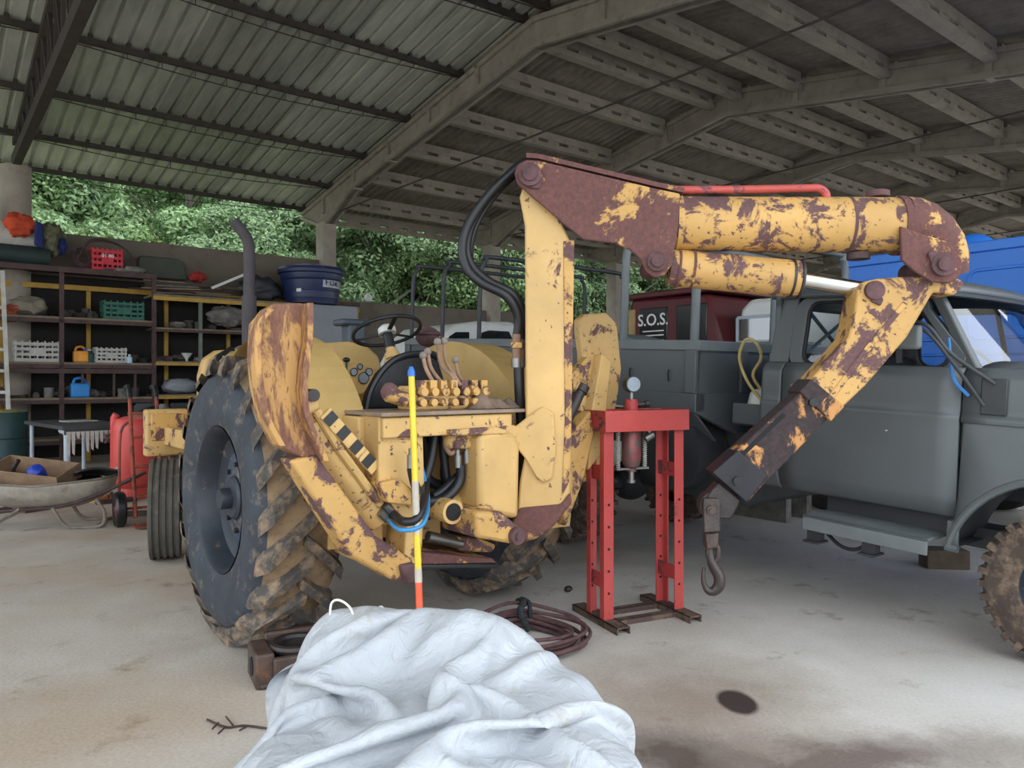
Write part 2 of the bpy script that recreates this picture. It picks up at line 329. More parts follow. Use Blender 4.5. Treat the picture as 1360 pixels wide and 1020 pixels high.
# ------------------------------------------------------------------ trees
def leafmat(name, a, b2):
    m, nt, b = newmat(name); g = nd(nt, 'ShaderNodeNewGeometry'); oi = nd(nt, 'ShaderNodeObjectInfo')
    tc = nd(nt, 'ShaderNodeTexCoord')
    n = nd(nt, 'ShaderNodeTexNoise', i_Scale=.9, i_Detail=3); nt.links.new(tc.outputs['Object'], n.inputs[0])
    ad = nd(nt, 'ShaderNodeMath', operation='ADD'); nt.links.new(g.outputs['Random Per Island'], ad.inputs[0]); nt.links.new(n.outputs['Fac'], ad.inputs[1])
    c = ramp(nt, ad.outputs[0], .45, 1.5, lin(a), lin(b2))
    hs = nd(nt, 'ShaderNodeHueSaturation'); mr = nd(nt, 'ShaderNodeMapRange', i_3=.7, i_4=1.25); nt.links.new(oi.outputs['Random'], mr.inputs[0]); nt.links.new(mr.outputs[0], hs.inputs['Value']); nt.links.new(c, hs.inputs['Color'])
    nt.links.new(hs.outputs[0], b.inputs['Base Color']); b.inputs['Roughness'].default_value = .6
    tl = nd(nt, 'ShaderNodeBsdfTranslucent'); nt.links.new(hs.outputs[0], tl.inputs[0]); mx = nd(nt, 'ShaderNodeMixShader', i_0=.3)
    nt.links.new(b.outputs[0], mx.inputs[1]); nt.links.new(tl.outputs[0], mx.inputs[2]); nt.links.new(mx.outputs[0], nt.nodes['Material Output'].inputs[0]); return m
LM = [leafmat('leaf_deep_green', '31512b', '98b27a'), leafmat('leaf_yellow_green', '55773a', 'c3d28c'), leafmat('leaf_blue_green', '33552f', 'a0bb88')]
BARK = plain('pale_bark', '8d867a', .9, 0, .25, 5, .3)
def crown(seed, R, H, z0, nclump, nleaf, size, up=.35):
    rd = random.Random(seed); b = MB()
    cl = []
    for i in range(nclump):
        a = rd.uniform(0, 2*PI); u = rd.random()**.5; zz = rd.random()
        rad = R*u*math.sin(PI*(.15+.8*zz))**.7
        cl.append((Vector((rad*math.cos(a), rad*math.sin(a), z0+H*zz)), rd.uniform(.5, 1.05)*R*.34))
    for c, r in cl:
        for k in range(nleaf):
            d = Vector((rd.gauss(0,1), rd.gauss(0,1), rd.gauss(.25,1))).normalized()
            p = c + Vector((d.x*r, d.y*r, d.z*r*.7))*rd.uniform(.6, 1.05)
            n = (d + Vector((rd.gauss(0,.5), rd.gauss(0,.5), rd.gauss(up,.5)))).normalized(); t = n.orthogonal().normalized(); t.rotate(Matrix.Rotation(rd.uniform(0, 6.28), 3, n)); q = n.cross(t)
            s_ = size*rd.uniform(.6, 1.3)
            b.add([p-t*s_, p+q*s_*.45, p+t*s_, p-q*s_*.45], [(0,1,2,3)])
    return b
protos = []
for k, (R, H, z0, nc, nl, sz, mi) in enumerate([(2.6, 5.5, 2.2, 64, 760, .08, 0), (2.3, 4.2, 1.2, 58, 680, .078, 1), (3.0, 6.5, 2.6, 70, 780, .085, 2), (1.9, 2.6, .3, 48, 560, .07, 1)]):
    r = thing('hillside_tree', frame(0, 0, -50, 0), None, 'tree')
    tk = MB().tube(bez([(0,0,-.6),(.1,.05,z0),(-.15,.1,z0+H*.5),(.05,0,z0+H*.85)]), [.16-.1*i/24 for i in range(25)], 7)
    rd = random.Random(k)
    for i in range(5):
        a = rd.uniform(0, 6.28); zb = z0+H*rd.uniform(.0, .5)
        tk.tube([(0,0,zb), (R*.4*math.cos(a), R*.4*math.sin(a), zb+.9), (R*.75*math.cos(a), R*.75*math.sin(a), zb+1.7)], [.07,.045,.02], 5)
    tk.build('trunk', BARK, r, None, recenter=False)
    crown(k+3, R, H, z0, nc, nl, sz).build('crown', LM[mi], r, None, smooth=0, recenter=False)
    protos.append(r)
TL = ['tall deep green tree on the hillside behind the shed', 'bushy yellow-green tree on the hillside behind the shed', 'broad blue-green tree on the hillside behind the shed', 'low leafy bush growing along the hillside behind the wall']
rd = random.Random(21); spots = []
for row, (t, n, dz) in enumerate([(12.6, 24, 0), (17, 22, 0), (22, 19, 0), (29, 17, 0), (37, 15, 0)]):
    for i in range(n):
        s0, s1 = -9-row*.5, 27+row*4
        s_ = s0+(s1-s0)*(i+.5)/n+rd.uniform(-.7, .7); spots.append((s_, t+rd.uniform(-1., 1.), row))
first = [True]*4
for i, (s_, t, row) in enumerate(spots):
    k = 3 if row == 0 else rd.choice([0, 1, 2, 0, 2])
    u = (s_+70)/150; v = ((t-11.6)/170)**(1/1.5); h = hill(u, v).z
    sc = rd.uniform(.85, 1.25)
    if -3.2 < s_-.55*(t-7.4) < -1.0 and row > 0: sc *= .62
    M = frame(*(SH @ Vector((s_, t, 0))).xy, h, rd.uniform(0, 6.28)) @ Matrix.Diagonal((sc, sc, sc*rd.uniform(.9, 1.15), 1))
    o = protos[k] if first[k] else copy_tree(protos[k])
    first[k] = False; o.matrix_world = M
    if k == 3: o.name = 'hillside_bush'
    tag(o, TL[k], 'bush' if k == 3 else 'tree', ['deep green hillside trees', 'yellow-green hillside trees', 'blue-green hillside trees', 'hillside bushes'][k])
# ------------------------------------------------------------------ shed structure
ZR = lambda t: 7.05-.165*abs(t)
ceil = thing('ceiling', SH, 'gabled shed roof of metal and fibre cement sheets', None, kind='structure')
def sheet(W, prof, sgn, L, step):
    b = MB(); n = len(prof); ts = [i*L/step for i in range(step+1)]
    b.add([(x, sgn*t, ZR(t)+z) for t in ts for x, z in prof], [(j*n+i, j*n+i+1, (j+1)*n+i+1, (j+1)*n+i) for j in range(step) for i in range(n-1)])
    return b
trap = []
for i in range(4): x = i*.25; trap += [(x, 0), (x+.17, 0), (x+.19, .045), (x+.225, .045), (x+.245, 0)]
trap.append((1.03, 0))
sinp = [(i*.177/8, .025*math.sin(i*2*PI/8)) for i in range(6*8+4)]
mm, nt, b_ = newmat('galvanised_roof_sheet'); v = coords(nt)
mpn = nd(nt, 'ShaderNodeMapping'); mpn.inputs['Scale'].default_value = (4, .4, 4); nt.links.new(v, mpn.inputs[0])
cgal = ramp(nt, noise(nt, mpn.outputs[0], 1.2, 6), .3, .7, lin('969991'), lin('bdc0b4'))
oi = nd(nt, 'ShaderNodeObjectInfo'); hs = nd(nt, 'ShaderNodeHueSaturation'); mr = nd(nt, 'ShaderNodeMapRange', i_3=.8, i_4=1.15)
nt.links.new(oi.outputs['Random'], mr.inputs[0]); nt.links.new(mr.outputs[0], hs.inputs['Value']); nt.links.new(cgal, hs.inputs['Color']); nt.links.new(hs.outputs[0], b_.inputs['Base Color'])
b_.inputs['Metallic'].default_value = .25; b_.inputs['Roughness'].default_value = .45; MGAL = mm
mm, nt, b_ = newmat('fibre_cement_sheet'); v = coords(nt)
nt.links.new(ramp(nt, noise(nt, v, 2.5, 8, .7), .3, .7, lin('6d645b'), lin('91887d')), b_.inputs['Base Color']); b_.inputs['Roughness'].default_value = .95; bump(nt, b_, noise(nt, v, 30, 5), .3, .01); MFIB = mm
for sgn in (1, -1):
    o0 = sheet(1.0, trap, sgn, 8.7, 6).build('metal_roof_sheet', MGAL, ceil, None, smooth=0, recenter=False)
    for i in range(14):
        o = o0 if i == 0 else o0.copy()
        if i: COL.objects.link(o); o.parent = ceil
        o.location = (-14+i, 0, .004*(i % 2))
    o0 = sheet(1.062, sinp, sgn, 8.7, 6).build('fibre_cement_sheet', MFIB, ceil, None, smooth=60, recenter=False)
    for i in range(24):
        o = o0 if i == 0 else o0.copy()
        if i: COL.objects.link(o); o.parent = ceil
        o.location = (-.06+i*1.062, 0, .006*(i % 2))
MB().prism([(-14.2, -.4, 7.05), (-14.2, 0, 7.14), (-14.2, .4, 7.05), (-14.2, 0, 7.1)], (39.8, 0, 0)).build('ridge_cap', MFIB, ceil)
BAY = 4.65
def rafter(s, sgn):
    top = [(0, 6.88), (8.55, 5.47)]; pts = [(0, 6.88), (8.55, 5.47), (8.55, 5.3), (7.65, 5.0), (7.15, 5.0), (6.0, 5.5), (0, 6.42)]
    b = MB().prism([(s-.06, sgn*t, z) for t, z in pts], (.12, 0, 0))
    b.prism([(s-.12, sgn*t, z) for t, z in [(0, 6.5), (6.0, 5.58), (7.15, 5.08), (7.65, 5.08), (8.55, 5.38), (8.55, 5.3), (7.65, 5.0), (7.15, 5.0), (6.0, 5.5), (0, 6.42)]], (.24, 0, 0))
    b.prism([(s-.11, sgn*t, z) for t, z in [(0, 6.88), (8.55, 5.47), (8.55, 5.39), (0, 6.8)]], (.22, 0, 0))
    for k in range(1, 6):
        t = 1.48*k-.05; z = 6.88-.165*t; b.bx(s-.11, s+.11, sgn*t-.05, sgn*t+.05, z-.42, z)
    return b
for k in range(6):
    s = k*BAY
    for sgn in (1, -1):
        rafter(s, sgn).build('concrete_rafter', MT['concd'], ceil, None, smooth=0)
    MB().tube([SH.inverted() @ (SH @ Vector((s, 7.3, 5.2))), (s, 0, 5.16), (s, -7.3, 5.2)], .014, 6).build('tie_rod', MT['steeld'], ceil)
    for sgn in (1, -1):
        if k == 5 and sgn > 0: pass
        pb = MB().bx(s-.16, s+.16, sgn*7.4-.2, sgn*7.4+.2, -.02, 5.05).build('concrete_column', MT['conc'], None, SH, bev=.02)
        tag(pb, 'square precast concrete column carrying the shed roof', kind='structure')
def cpurlin(s0, s1, t, tie=True):
    z = ZR(t)-.05; b = MB(); L = s1-s0
    b.bx(s0, s1, t-.07, t+.07, z-.33, z-.24); b.bx(s0, s1, t-.06, t+.06, z-.17, z-.02); n = int(L/.52)
    for i in range(n+1): x = s0+L*i/n; b.bx(max(s0, x-.15), min(s1, x+.15), t-.045, t+.045, z-.26, z-.08)
    return b
for k in range(5):
    for t in (.3, 1.48, 2.96, 4.44, 5.92, 7.4, 8.5):
        for sgn in (1, -1):
            cpurlin(k*BAY+.1, (k+1)*BAY-.1, sgn*t).build('concrete_purlin', MT['concd'], ceil, None, smooth=0)
for t in (.25, 1.96, 3.7, 5.44, 7.09, 8.55):
    for sgn in (1, -1):
        z = ZR(t)-.03; b = MB().bx(-14, .0, sgn*t-.03, sgn*t+.03, z-.09, z)
        for j, s0 in enumerate((-11.74, -5.87)):
            pts = [(s0+.1+i*.48, sgn*t, z-.1-.13*math.sin(PI*i/12)) for i in range(13)]
            b.tube(pts, .009, 5)
            for i in range(1, 12, 1): b.tube([pts[i], (pts[i][0], sgn*t, z-.05)], .006, 4)
        for i in range(56): b.bx(-14+i*.25+.18, -14+i*.25+.235, sgn*t-.035, sgn*t+.035, z, z+.05)
        b.build('steel_purlin', MT['steeld'], ceil, None, smooth=0)
for s in (-5.87, -11.74):
    b = MB().bar((s, 7.45, 5.38), (s, 0, 5.46), .13, .2)
    b.bar((s, 7.45, 5.73), (s, 0, 6.86), .1, .12); b.bar((s, -7.4, 5.73), (s, 0, 6.86), .1, .12); b.bar((s, -7.45, 5.38), (s, 0, 5.46), .13, .2)
    for sgn in (1, -1):
        n = 12
        for i in range(n):
            t0, t1 = 7.4*i/n, 7.4*(i+1)/n; zt = lambda t: 6.86-.153*t; zb = lambda t: 5.46-.011*t
            b.bar((s, sgn*t0, zt(t0)), (s, sgn*t0, zb(t0)), .05, .05); b.bar((s, sgn*t1, zt(t1)), (s, sgn*t0, zb(t0)), .05, .05)
    b.build('steel_lattice_truss', MT['steeld'], ceil, None, smooth=0)
MB().bx(-14, -.2, -7.6, -7.3, 5.05, 5.42).build('eave_beam', MT['concd'], ceil, None, smooth=0)
MB().lathe([(.245, 0), (.245, 5.3)], (-5.87, 7.45, 0), n=28).build('round_concrete_column', MT['conc'], None, SH)['kind'] = 'structure'
MB().lathe([(.245, 0), (.245, 5.3)], (-11.74, 7.45, 0), n=28).build('round_concrete_column', MT['conc'], None, SH)['kind'] = 'structure'
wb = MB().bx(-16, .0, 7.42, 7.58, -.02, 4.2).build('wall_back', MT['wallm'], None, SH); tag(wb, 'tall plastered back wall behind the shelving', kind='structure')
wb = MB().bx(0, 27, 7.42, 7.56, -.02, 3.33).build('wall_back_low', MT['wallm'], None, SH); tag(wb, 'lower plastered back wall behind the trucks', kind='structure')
# boarded gable end at the far right
gb = thing('wall_gable', SH, 'gable end of dark vertical boards with gaps', None, kind='structure')
t = 7.3; i = 0; rd = random.Random(4)
while t > 2.1:
    wd = rd.uniform(.2, .3); top = ZR(t-wd/2)-.15
    MB().bx(23.6, 23.65, t-wd+.02, t, .0, top).build('board', MT['boards' if t < 5.4 else 'pale'], gb, None, smooth=0); t -= wd
MB().bx(23.65, 23.8, 2.1, 7.3, 3.0, 3.2).build('girt', MT['steeld'], gb)
# ------------------------------------------------------------------ tractor with crane boom
trac = thing('crane_tractor', TR, 'old yellow tractor with rusty crane boom and hydraulic stabilisers', 'tractor')
def LT(px, py, y=-1.15): return loc(TR, px, py, 1, y)
def plate(pts, y, th, M=TR, ax=1):
    e = [0, 0, 0]; e[ax] = th
    return MB().prism([loc(M, a, b, ax, y) for a, b in pts], e)
WR, WW = .82, .47
def wheel(xo, side):
    """rear wheel; xo outer face x, side -1 left, +1 right"""
    cx = xo - side*WW/2; c = Vector((cx, 0, WR+.005)); h = WW/2
    pr = [(.40, h-.06), (.42, h-.02), (.50, h+.012), (.60, h+.015), (.68, h-.005), (.725, h-.04), (.742, h-.09), (.762, .1), (.764, 0), (.762, -.1), (.742, -h+.09), (.725, -h+.04), (.68, -h+.005), (.60, -h-.015), (.50, -h-.012), (.42, -h+.02), (.40, -h+.06), (.40, h-.06)]
    b = MB(); n = 64
    b.lathe([(r, x) for r, x in pr], c, 'x', n, None, False)
    b.m = []
    for i in range(len(pr)-1): b.m += [1 if 5 <= i <= 10 else 0]*n
    b.m += [0]*(len(b.f)-len(b.m))
    ty = b.build('rear_tyre', [MT['tyre'], MT['tread']], trac, None, keep=c)
    def lugm(sd):
        L = MB(); N = 7; rows = []
        for i in range(N):
            k = i/(N-1); x = sd*(h+.004-(h+.03)*k); ph = .36*k**.8; wd = .043-.006*k
            rt = .815 if i else .79; rb = .71
            if i == 0: rt = .74
            for dph, r in ((-wd/.78*1.2, rb), (-wd/.78*.8, rt), (wd/.78*.8, rt), (wd/.78*1.2, rb)):
                rows.append((x, -r*math.sin(ph+dph), -r*math.cos(ph+dph)))
        L.add(rows, [(i*4+j, i*4+j+1, (i+1)*4+j+1, (i+1)*4+j) for i in range(N-1) for j in range(3)] + [(0,1,2,3), tuple((N-1)*4+j for j in (3,2,1,0))])
        return L
    NL = 21
    for sd in (-1, 1):
        L = lugm(sd); L.v = [tuple(Vector(v)+c) for v in L.v]
        o0 = L.build('tread_lug', MT['lug'], ty, None, smooth=25, keep=c)
        for k in range(NL):
            o = o0 if k == 0 else o0.copy()
            if k: COL.objects.link(o); o.parent = ty
            o.rotation_euler = (-(2*PI*(k+(.5 if sd > 0 else 0))/NL), 0, 0)
    s = side
    rp = [(.415, s*(h-.015)), (.40, s*(h-.03)), (.385, s*(h-.07)), (.375, s*.14), (.365, s*.10), (.30, s*.07), (.17, s*.09), (.13, s*.12), (.0, s*.12)]
    r = MB().lathe(rp + [(.0, s*-.1), (.36, s*-.1), (.41, s*(-h+.03)), (.415, s*(-h+.02))], c, 'x', 48, None, False).build('wheel_rim', MT['rim'], trac)
    MB().lathe([(.27, s*.07), (.27, s*.09), (.17, s*.105), (.125, s*.12)], c, 'x', 36, None, False).build('hub_plate', plain('rim_plate_blue', '3c4657', .5, .1, .3, 7, .15, 'b58f52', .36), r)
    MB().lathe([(0, s*.21), (.055, s*.21), (.06, s*.2), (.06, s*.15), (.11, s*.145), (.125, s*.13), (.125, s*.1)], c, 'x', 24).build('hub', MT['rim'], r)
    for k in range(8):
        a = 2*PI*k/8; q = c+Vector((0, .19*math.cos(a), .19*math.sin(a))); MB().cyl(q+Vector((s*.09,0,0)), q+Vector((s*.125,0,0)), .016, n=6).build('wheel_bolt', MT['greasy'], r)
    return ty
wheel(-1.05, -1); wheel(1.05, 1)
MB().cyl((-.82, 0, WR), (.82, 0, WR), .11, n=20).bx(-.25, .25, -.35, .5, .5, 1.05).build('rear_axle', MT['yel2'], trac, bev=.02)
# front wheels and axle
for sx in (-1, 1):
    cc = Vector((sx*.72, 2.42, .42)); prf = [(.20, -.1), (.24, -.115), (.33, -.12), (.385, -.1)]
    for k in range(5):
        x = -.1+k*.05; prf += [(.405, x-.018), (.42, x-.012), (.42, x+.012), (.405, x+.018)] if k in (0,1,2,3,4) else []
    prf += [(.385, .1), (.33, .12), (.24, .115), (.20, .1)]
    FW = Matrix.Translation(cc) @ Matrix.Rotation(math.radians(-16), 4, 'Z'); cc = Vector((0,0,0))
    MB().lathe(prf, cc, 'x', 40, FW, False).build('front_tyre', MT['ftyre'], trac, smooth=28)
    MB().lathe([(.2, -.09), (.19, -.04), (.08, -.02), (.08, .05), (.0, .05)] if sx < 0 else [(.2, .09), (.19, .04), (.08, .02), (.08, -.05), (0, -.05)], cc, 'x', 28, FW, False).build('front_rim', MT['rim'], trac)
MB().bar((-.62, 2.42, .45), (.62, 2.42, .45), .12, .14).build('front_axle', MT['yel2'], trac, bev=.015)
# hood, engine, bonnet nose
hb = MB(); prf = [(-.30, .75), (-.30, 1.52), (-.26, 1.68), (-.15, 1.76), (.15, 1.79), (.3, 1.76), (.40, 1.68), (.44, 1.52), (.44, .75)]
hb.prism([(x, .75, z) for x, z in prf], (0, 2.1, 0)).build('hood', MT['yelclean'], trac, bev=.02)
MB().prism([(x*1.03-.002, 2.86, z*1.0+.02) for x, z in prf], (0, .16, 0)).build('hood_nose', MT['yel'], trac, bev=.03)
MB().tube([(-.31, 2.5, .9), (-.315, 2.5, 1.5), (-.26, 2.52, 1.7), (-.12, 2.55, 1.78)], .035, 8).build('hood_strap', MT['blk'], trac)
MB().bx(-.22, .35, .4, 2.9, .5, .98).build('engine_block', MT['greyd'], trac, bev=.03)
e = loc(TR, 331, 440, 0, .05); ep = [(e.x, e.y, 1.6), (e.x, e.y, 2.15), (e.x, e.y, 2.72)]
MB().tube([(e.x, e.y, 1.6), (e.x, e.y, 2.28)], .066, 18).tube(bez([(e.x, e.y, 2.27), (e.x, e.y, 2.6), (e.x-.01, e.y, 2.78), (e.x-.06, e.y+.02, 2.88), (e.x-.13, e.y+.04, 2.97)], 6), .052, 16).build('exhaust_stack', plain('purple_rust_pipe', '443f43', .7, 0, .25, 6, .2), trac)
p = Vector((-.62, 2.95, 0)); MB().bx(-.78, -.42, 2.86, 2.98, .82, 1.24).build('loader_bracket', MT['yel2'], trac, bev=.02)
MB().bx(-.74, -.46, 2.84, 2.86, .96, 1.2).build('bracket_plate', MT['yelr'], trac, bev=.01); MB().bar((-.58, .9, 1.0), (-.58, 2.9, 1.0), .1, .16).build('loader_beam', MT['yel2'], trac, bev=.01)
# fenders : half drum with an inner side plate and curved skin
for sx in (-1, 1):
    b = MB(); RF = .97; xi = sx*.53; xo_ = sx*.80; n = 26; a0, a1 = (-.12, PI-.55) if sx < 0 else (-.2, PI-.35); zc = .8
    pts = []
    for i in range(n+1):
        a = a0+(a1-a0)*i/n; pts.append((-RF*math.cos(a), zc+RF*math.sin(a)))
    b.prism([(xi, y, z) for y, z in pts] + [(xi, pts[-1][0]*.55, zc+.1), (xi, pts[0][0]*.6, zc+.0)], (sx*.012, 0, 0))
    for k in range(n):
        (y0, z0), (y1, z1) = pts[k], pts[k+1]
        q = .975
        b.add([(xi, y0, z0), (xo_, y0, z0-.01), (xo_, y1, z1-.01), (xi, y1, z1)], [(0,1,2,3)])
        b.add([(xi, y0*.985, zc+(z0-zc)*.985), (xo_, y0*.985, zc+(z0-zc)*.985-.01), (xo_, y1*.985, zc+(z1-zc)*.985-.01), (xi, y1*.985, zc+(z1-zc)*.985)], [(0,1,2,3)])
    f = b.build('fender', MT['yelclean'], trac, smooth=50)
    if sx > 0: MB().tube([(xi-.006, -.52, 1.38), (xi-.006, -.72, 1.16)], .018, 6).build('scrape_bead', MT['rust'], f)
    else: MB().bx(-.62, -.5, -1.0, -.985, .98, 1.1).build('fender_lip', MT['yelr'], f)
# seat, steering, dash
def S_(px, py, y): return loc(TR, px, py, 1, y)
sp_ = [S_(a, b, -.5) for a, b in [(486, 545), (492, 520), (506, 495), (524, 478), (545, 471), (572, 470), (582, 475), (590, 500), (594, 545)]]
MB().prism(sp_, (0, .09, 0)).build('seat_back', MT['blk'], trac, bev=.02)
MB().tube([v+Vector((0,.0,0)) for v in bez(sp_[:7], 5)], .02, 8).build('seat_rim', MT['black'], trac)
MB().bx(-.28, .22, -.45, .05, 1.0, 1.16).build('seat_cushion', MT['blk'], trac, bev=.04)
sw = loc(TR, 514, 440, 1, .25); RY = Matrix.Translation(sw) @ Matrix.Rotation(math.radians(-23), 4, 'X')
MB().tube([RY @ Vector((.235*math.cos(2*PI*k/40), .235*math.sin(2*PI*k/40), 0)) for k in range(40)], .0135, 8, closed=True).build('steering_wheel', MT['black'], trac)
for a in (.3, 2.35, 4.5):
    MB().bar(RY @ Vector((0,0,-.015)), RY @ Vector((.23*math.cos(a), .23*math.sin(a), 0)), .03, .014).build('steering_spoke', MT['black'], trac, bev=.003)
MB().lathe([(0, .045), (.04, .04), (.062, .02), (.062, -.02)], (0,0,0), 'z', 20, RY).build('horn_cap', MT['white'], trac)
MB().cyl(RY @ Vector((0,0,-.01)), RY @ Vector((0,0,-.13)), .035).build('steering_boss', MT['black'], trac)
MB().cyl(RY @ Vector((0,0,-.12)), RY @ Vector((0,.0,-.62)), .035).cyl(RY @ Vector((0,0,-.17)), RY @ Vector((0,0,-.21)), .052).cyl(RY @ Vector((-.06,0,-.24)), RY @ Vector((.06,0,-.24)), .025).build('steering_column', MT['yel'], trac)
dd = [S_(a, b, .42) for a, b in [(446, 484), (474, 482), (498, 492), (504, 508), (482, 525), (455, 530), (444, 520)]]
ds = MB().prism(dd, (0, .25, 0)).build('dashboard', MT['yel'], trac, bev=.02)
for a, b, r in ((469, 494, .026), (477, 487, .02), (489, 494, .026), (482, 502, .04)):
    q = S_(a, b, .42); MB().cyl(q+Vector((0,-.012,0)), q, r, n=20).build('gauge', MT['gaugef'], ds); MB().tube([q+Vector((r*math.cos(2*PI*k/20), -.014, r*math.sin(2*PI*k/20))) for k in range(20)], .003, 6, closed=True).build('gauge_ring', MT['blk'], ds)
q = S_(460, 478, .38); MB().tube([q+Vector((0,0,-.16)), q], .008, 8).ell(q, (.026,.026,.018)).build('gear_knob', MT['black'], trac)
q = S_(475, 455, .9); MB().bx(q.x-.075, q.x+.075, q.y, q.y+.14, q.z-.12, q.z+.16).bx(q.x-.14, q.x+.11, q.y-.02, q.y+.16, q.z+.13, q.z+.18).bx(q.x-.05, q.x+.08, q.y, q.y+.12, q.z-.4, q.z-.12).build('air_cleaner', plain('blue_grey_can', '3f4852', .5, 0, .25, 7, .1), trac, bev=.02)
q = S_(568, 447, .3); MB().ell(q, (.085,.09,.075), bump=.05).lathe([(.075, 0), (.1, .012), (.1, .025), (.08, .04)], q, 'z', 20).cyl(q, q+Vector((0,.02,-.35)), .02).build('work_lamp', MT['rust'], trac)
# rear frame, beams
P_ = lambda name, pts, y, th, mat, bev=.008: plate(pts, y, th).build(name, mat, trac, bev=bev)
P_('frame_post', [(503, 552), (556, 552), (562, 570), (564, 640), (560, 770), (534, 768), (540, 700), (503, 640)], -1.15, .2, MT['yel2'])
P_('frame_gusset', [(504, 642), (530, 636), (548, 650), (548, 672), (516, 668)], -1.2, .1, MT['yelr'])
a = LT(500, 545); b = LT(672, 545)
tb = MB().bx(a.x, b.x+.1, -1.2, -.72, 1.325, 1.345).build('top_table', plain('bare_table_steel', '8d7c6d', .6, .2, .25, 6, .1, 'c9a062', .35), trac, bev=.004)
MB().bx(a.x+.02, b.x+.02, -1.18, -1.1, 1.22, 1.32).build('table_beam', MT['yel2'], trac, bev=.008)
MB().bx(a.x+.25, b.x+.05, -1.16, -1.12, 1.285, 1.3).build('table_edge_strip', MT['yelr'], trac)
MB().bx(a.x-.02, a.x+.12, -1.0, -.72, .6, 1.32).build('side_plate', MT['yel'], trac, bev=.01)
MB().bx(-.42, .3, -.74, -.70, .75, 1.3).build('back_plate', MT['yel'], trac)
P_('tilt_plate', [(598, 571), (660, 567), (675, 572), (672, 577), (600, 579)], -1.22, .16, MT['yel2'])
a = LT(572, 680); b = LT(650, 672); MB().cyl((a.x-.3, -1.0, .83), (b.x+.25, -1.0, .83), .06).build('cross_tube', MT['yel'], trac)
q = LT(602, 680, -1.22); MB().cyl((q.x, -1.22, q.z), (q.x, -1.0, q.z), .062, .06).build('pivot_boss', MT['yel2'], trac); MB().cyl((q.x, -1.224, q.z), (q.x, -1.2, q.z), .045).build('boss_hole', MT['dark'], trac)
P_('swing_post', [(637, 578), (655, 572), (684, 575), (692, 590), (690, 690), (637, 680)], -1.22, .24, MT['yel'], .03)
P_('post_bracket', [(633, 680), (668, 680), (690, 700), (700, 712), (690, 724), (634, 715)], -1.36, .34, MT['yelr'], .02)
q = LT(684, 711, -1.36); MB().cyl((q.x, -1.39, q.z), (q.x, -1.0, q.z), .045).cyl((q.x, -1.4, q.z), (q.x, -1.38, q.z), .02).build('bracket_pin', MT['rust'], trac)
P_('lower_beam', [(552, 733), (655, 742), (662, 750), (655, 756), (552, 751)], -1.1, .5, MT['rusty'])
P_('lower_beam_edge', [(555, 750), (660, 748), (662, 755), (560, 757)], -1.12, .3, MT['blk'])
r0, r1 = LT(568, 712, -1.0), LT(612, 722, -1.0); MB().cyl(r0, r1, .028).build('swing_rod', MT['steel'], trac)
P_('rod_clevis', [(607, 712), (640, 716), (660, 724), (655, 734), (612, 733)], -1.02, .1, MT['yelr'], .015)
# side stabiliser, left
ol = [(352, 411), (366, 403), (404, 402), (406, 420), (404, 452), (399, 490), (398, 530), (404, 560), (427, 612), (415, 614), (366, 592), (347, 555), (338, 515), (334, 475), (337, 430)]
f_ = plate(ol, -1.17, .07).build('stabiliser_foot', MT['padrust'], trac, bev=.012)
for seg in ([(404, 404), (403, 452), (398, 490), (397, 530), (403, 560), (425, 611)], [(352, 412), (338, 432), (335, 475), (339, 515), (348, 555), (367, 591)]):
    v_ = [loc(TR, a, b, 1, -1.17) for a, b in seg]; bb_ = MB()
    w_ = bez(v_, 6); bb_.add([q_+Vector((dx, dy, 0)) for q_ in w_ for dx, dy in ((-.014, .0), (.014, .0), (.014, -.075), (-.014, -.075))], [(i*4+a, i*4+(a+1) % 4, i*4+4+(a+1) % 4, i*4+4+a) for i in range(len(w_)-1) for a in range(4)]+[(0,1,2,3), tuple(len(w_)*4-4+a for a in (3,2,1,0))])
    bb_.build('foot_flange', MT['padrust'], f_, bev=.004)
P_('stabiliser_arm', [(386, 612), (421, 604), (500, 712), (548, 742), (556, 765), (542, 776), (520, 770), (466, 738)], -1.2, .15, MT['yelr'], .015)
P_('arm_knuckle', [(534, 752), (552, 748), (562, 765), (553, 775), (540, 777)], -1.24, .2, MT['rust'], .012)
c0, c1, c2, c3 = LT(412, 560, -1.02), LT(482, 668, -1.02), LT(500, 690, -1.02), LT(508, 706, -1.02)
MB().cyl(c0, c2, .07).cyl(c1, c2, .08).build('stabiliser_cylinder', MT['yel2'], trac)
MB().tube([LT(420, 545, -1.1), LT(452, 598, -1.1), LT(505, 670, -1.1)], .022, 8).build('cylinder_pipe', MT['yel2'], trac)
P_('cylinder_eye', [(400, 520), (414, 516), (424, 528), (428, 565), (410, 570)], -1.08, .07, MT['yel2'], .015)
q = LT(417, 525, -1.1); MB().cyl(q, q+Vector((0,.06,0)), .03).build('eye_pin', MT['greasy'], trac)
# checkered stripe bar
v0, v1 = LT(432, 548, -1.13), LT(500, 624, -1.13); sb_ = MB().bar(v0, v1, .02, .085, (0,-1,0)); 
d_ = (v1-v0); nrm = Vector((d_.z, 0, -d_.x)).normalized()*.033
bar0 = MB().prism([v0+nrm, v1+nrm, v1-nrm, v0-nrm], (0, .02, 0)).build('hazard_bar', MT['yel'], trac, bev=.003)
for k in range(4):
    a, b = v0+d_*(.04+k*.245), v0+d_*(.04+k*.245+.125)
    MB().prism([a+nrm*.95+Vector((0,-.003,0)), b+nrm*.95+Vector((0,-.003,0)), b-nrm*.95+Vector((0,-.003,0)), a-nrm*.95+Vector((0,-.003,0))], (0, .003, 0)).build('black_stripe', MT['blk'], bar0)
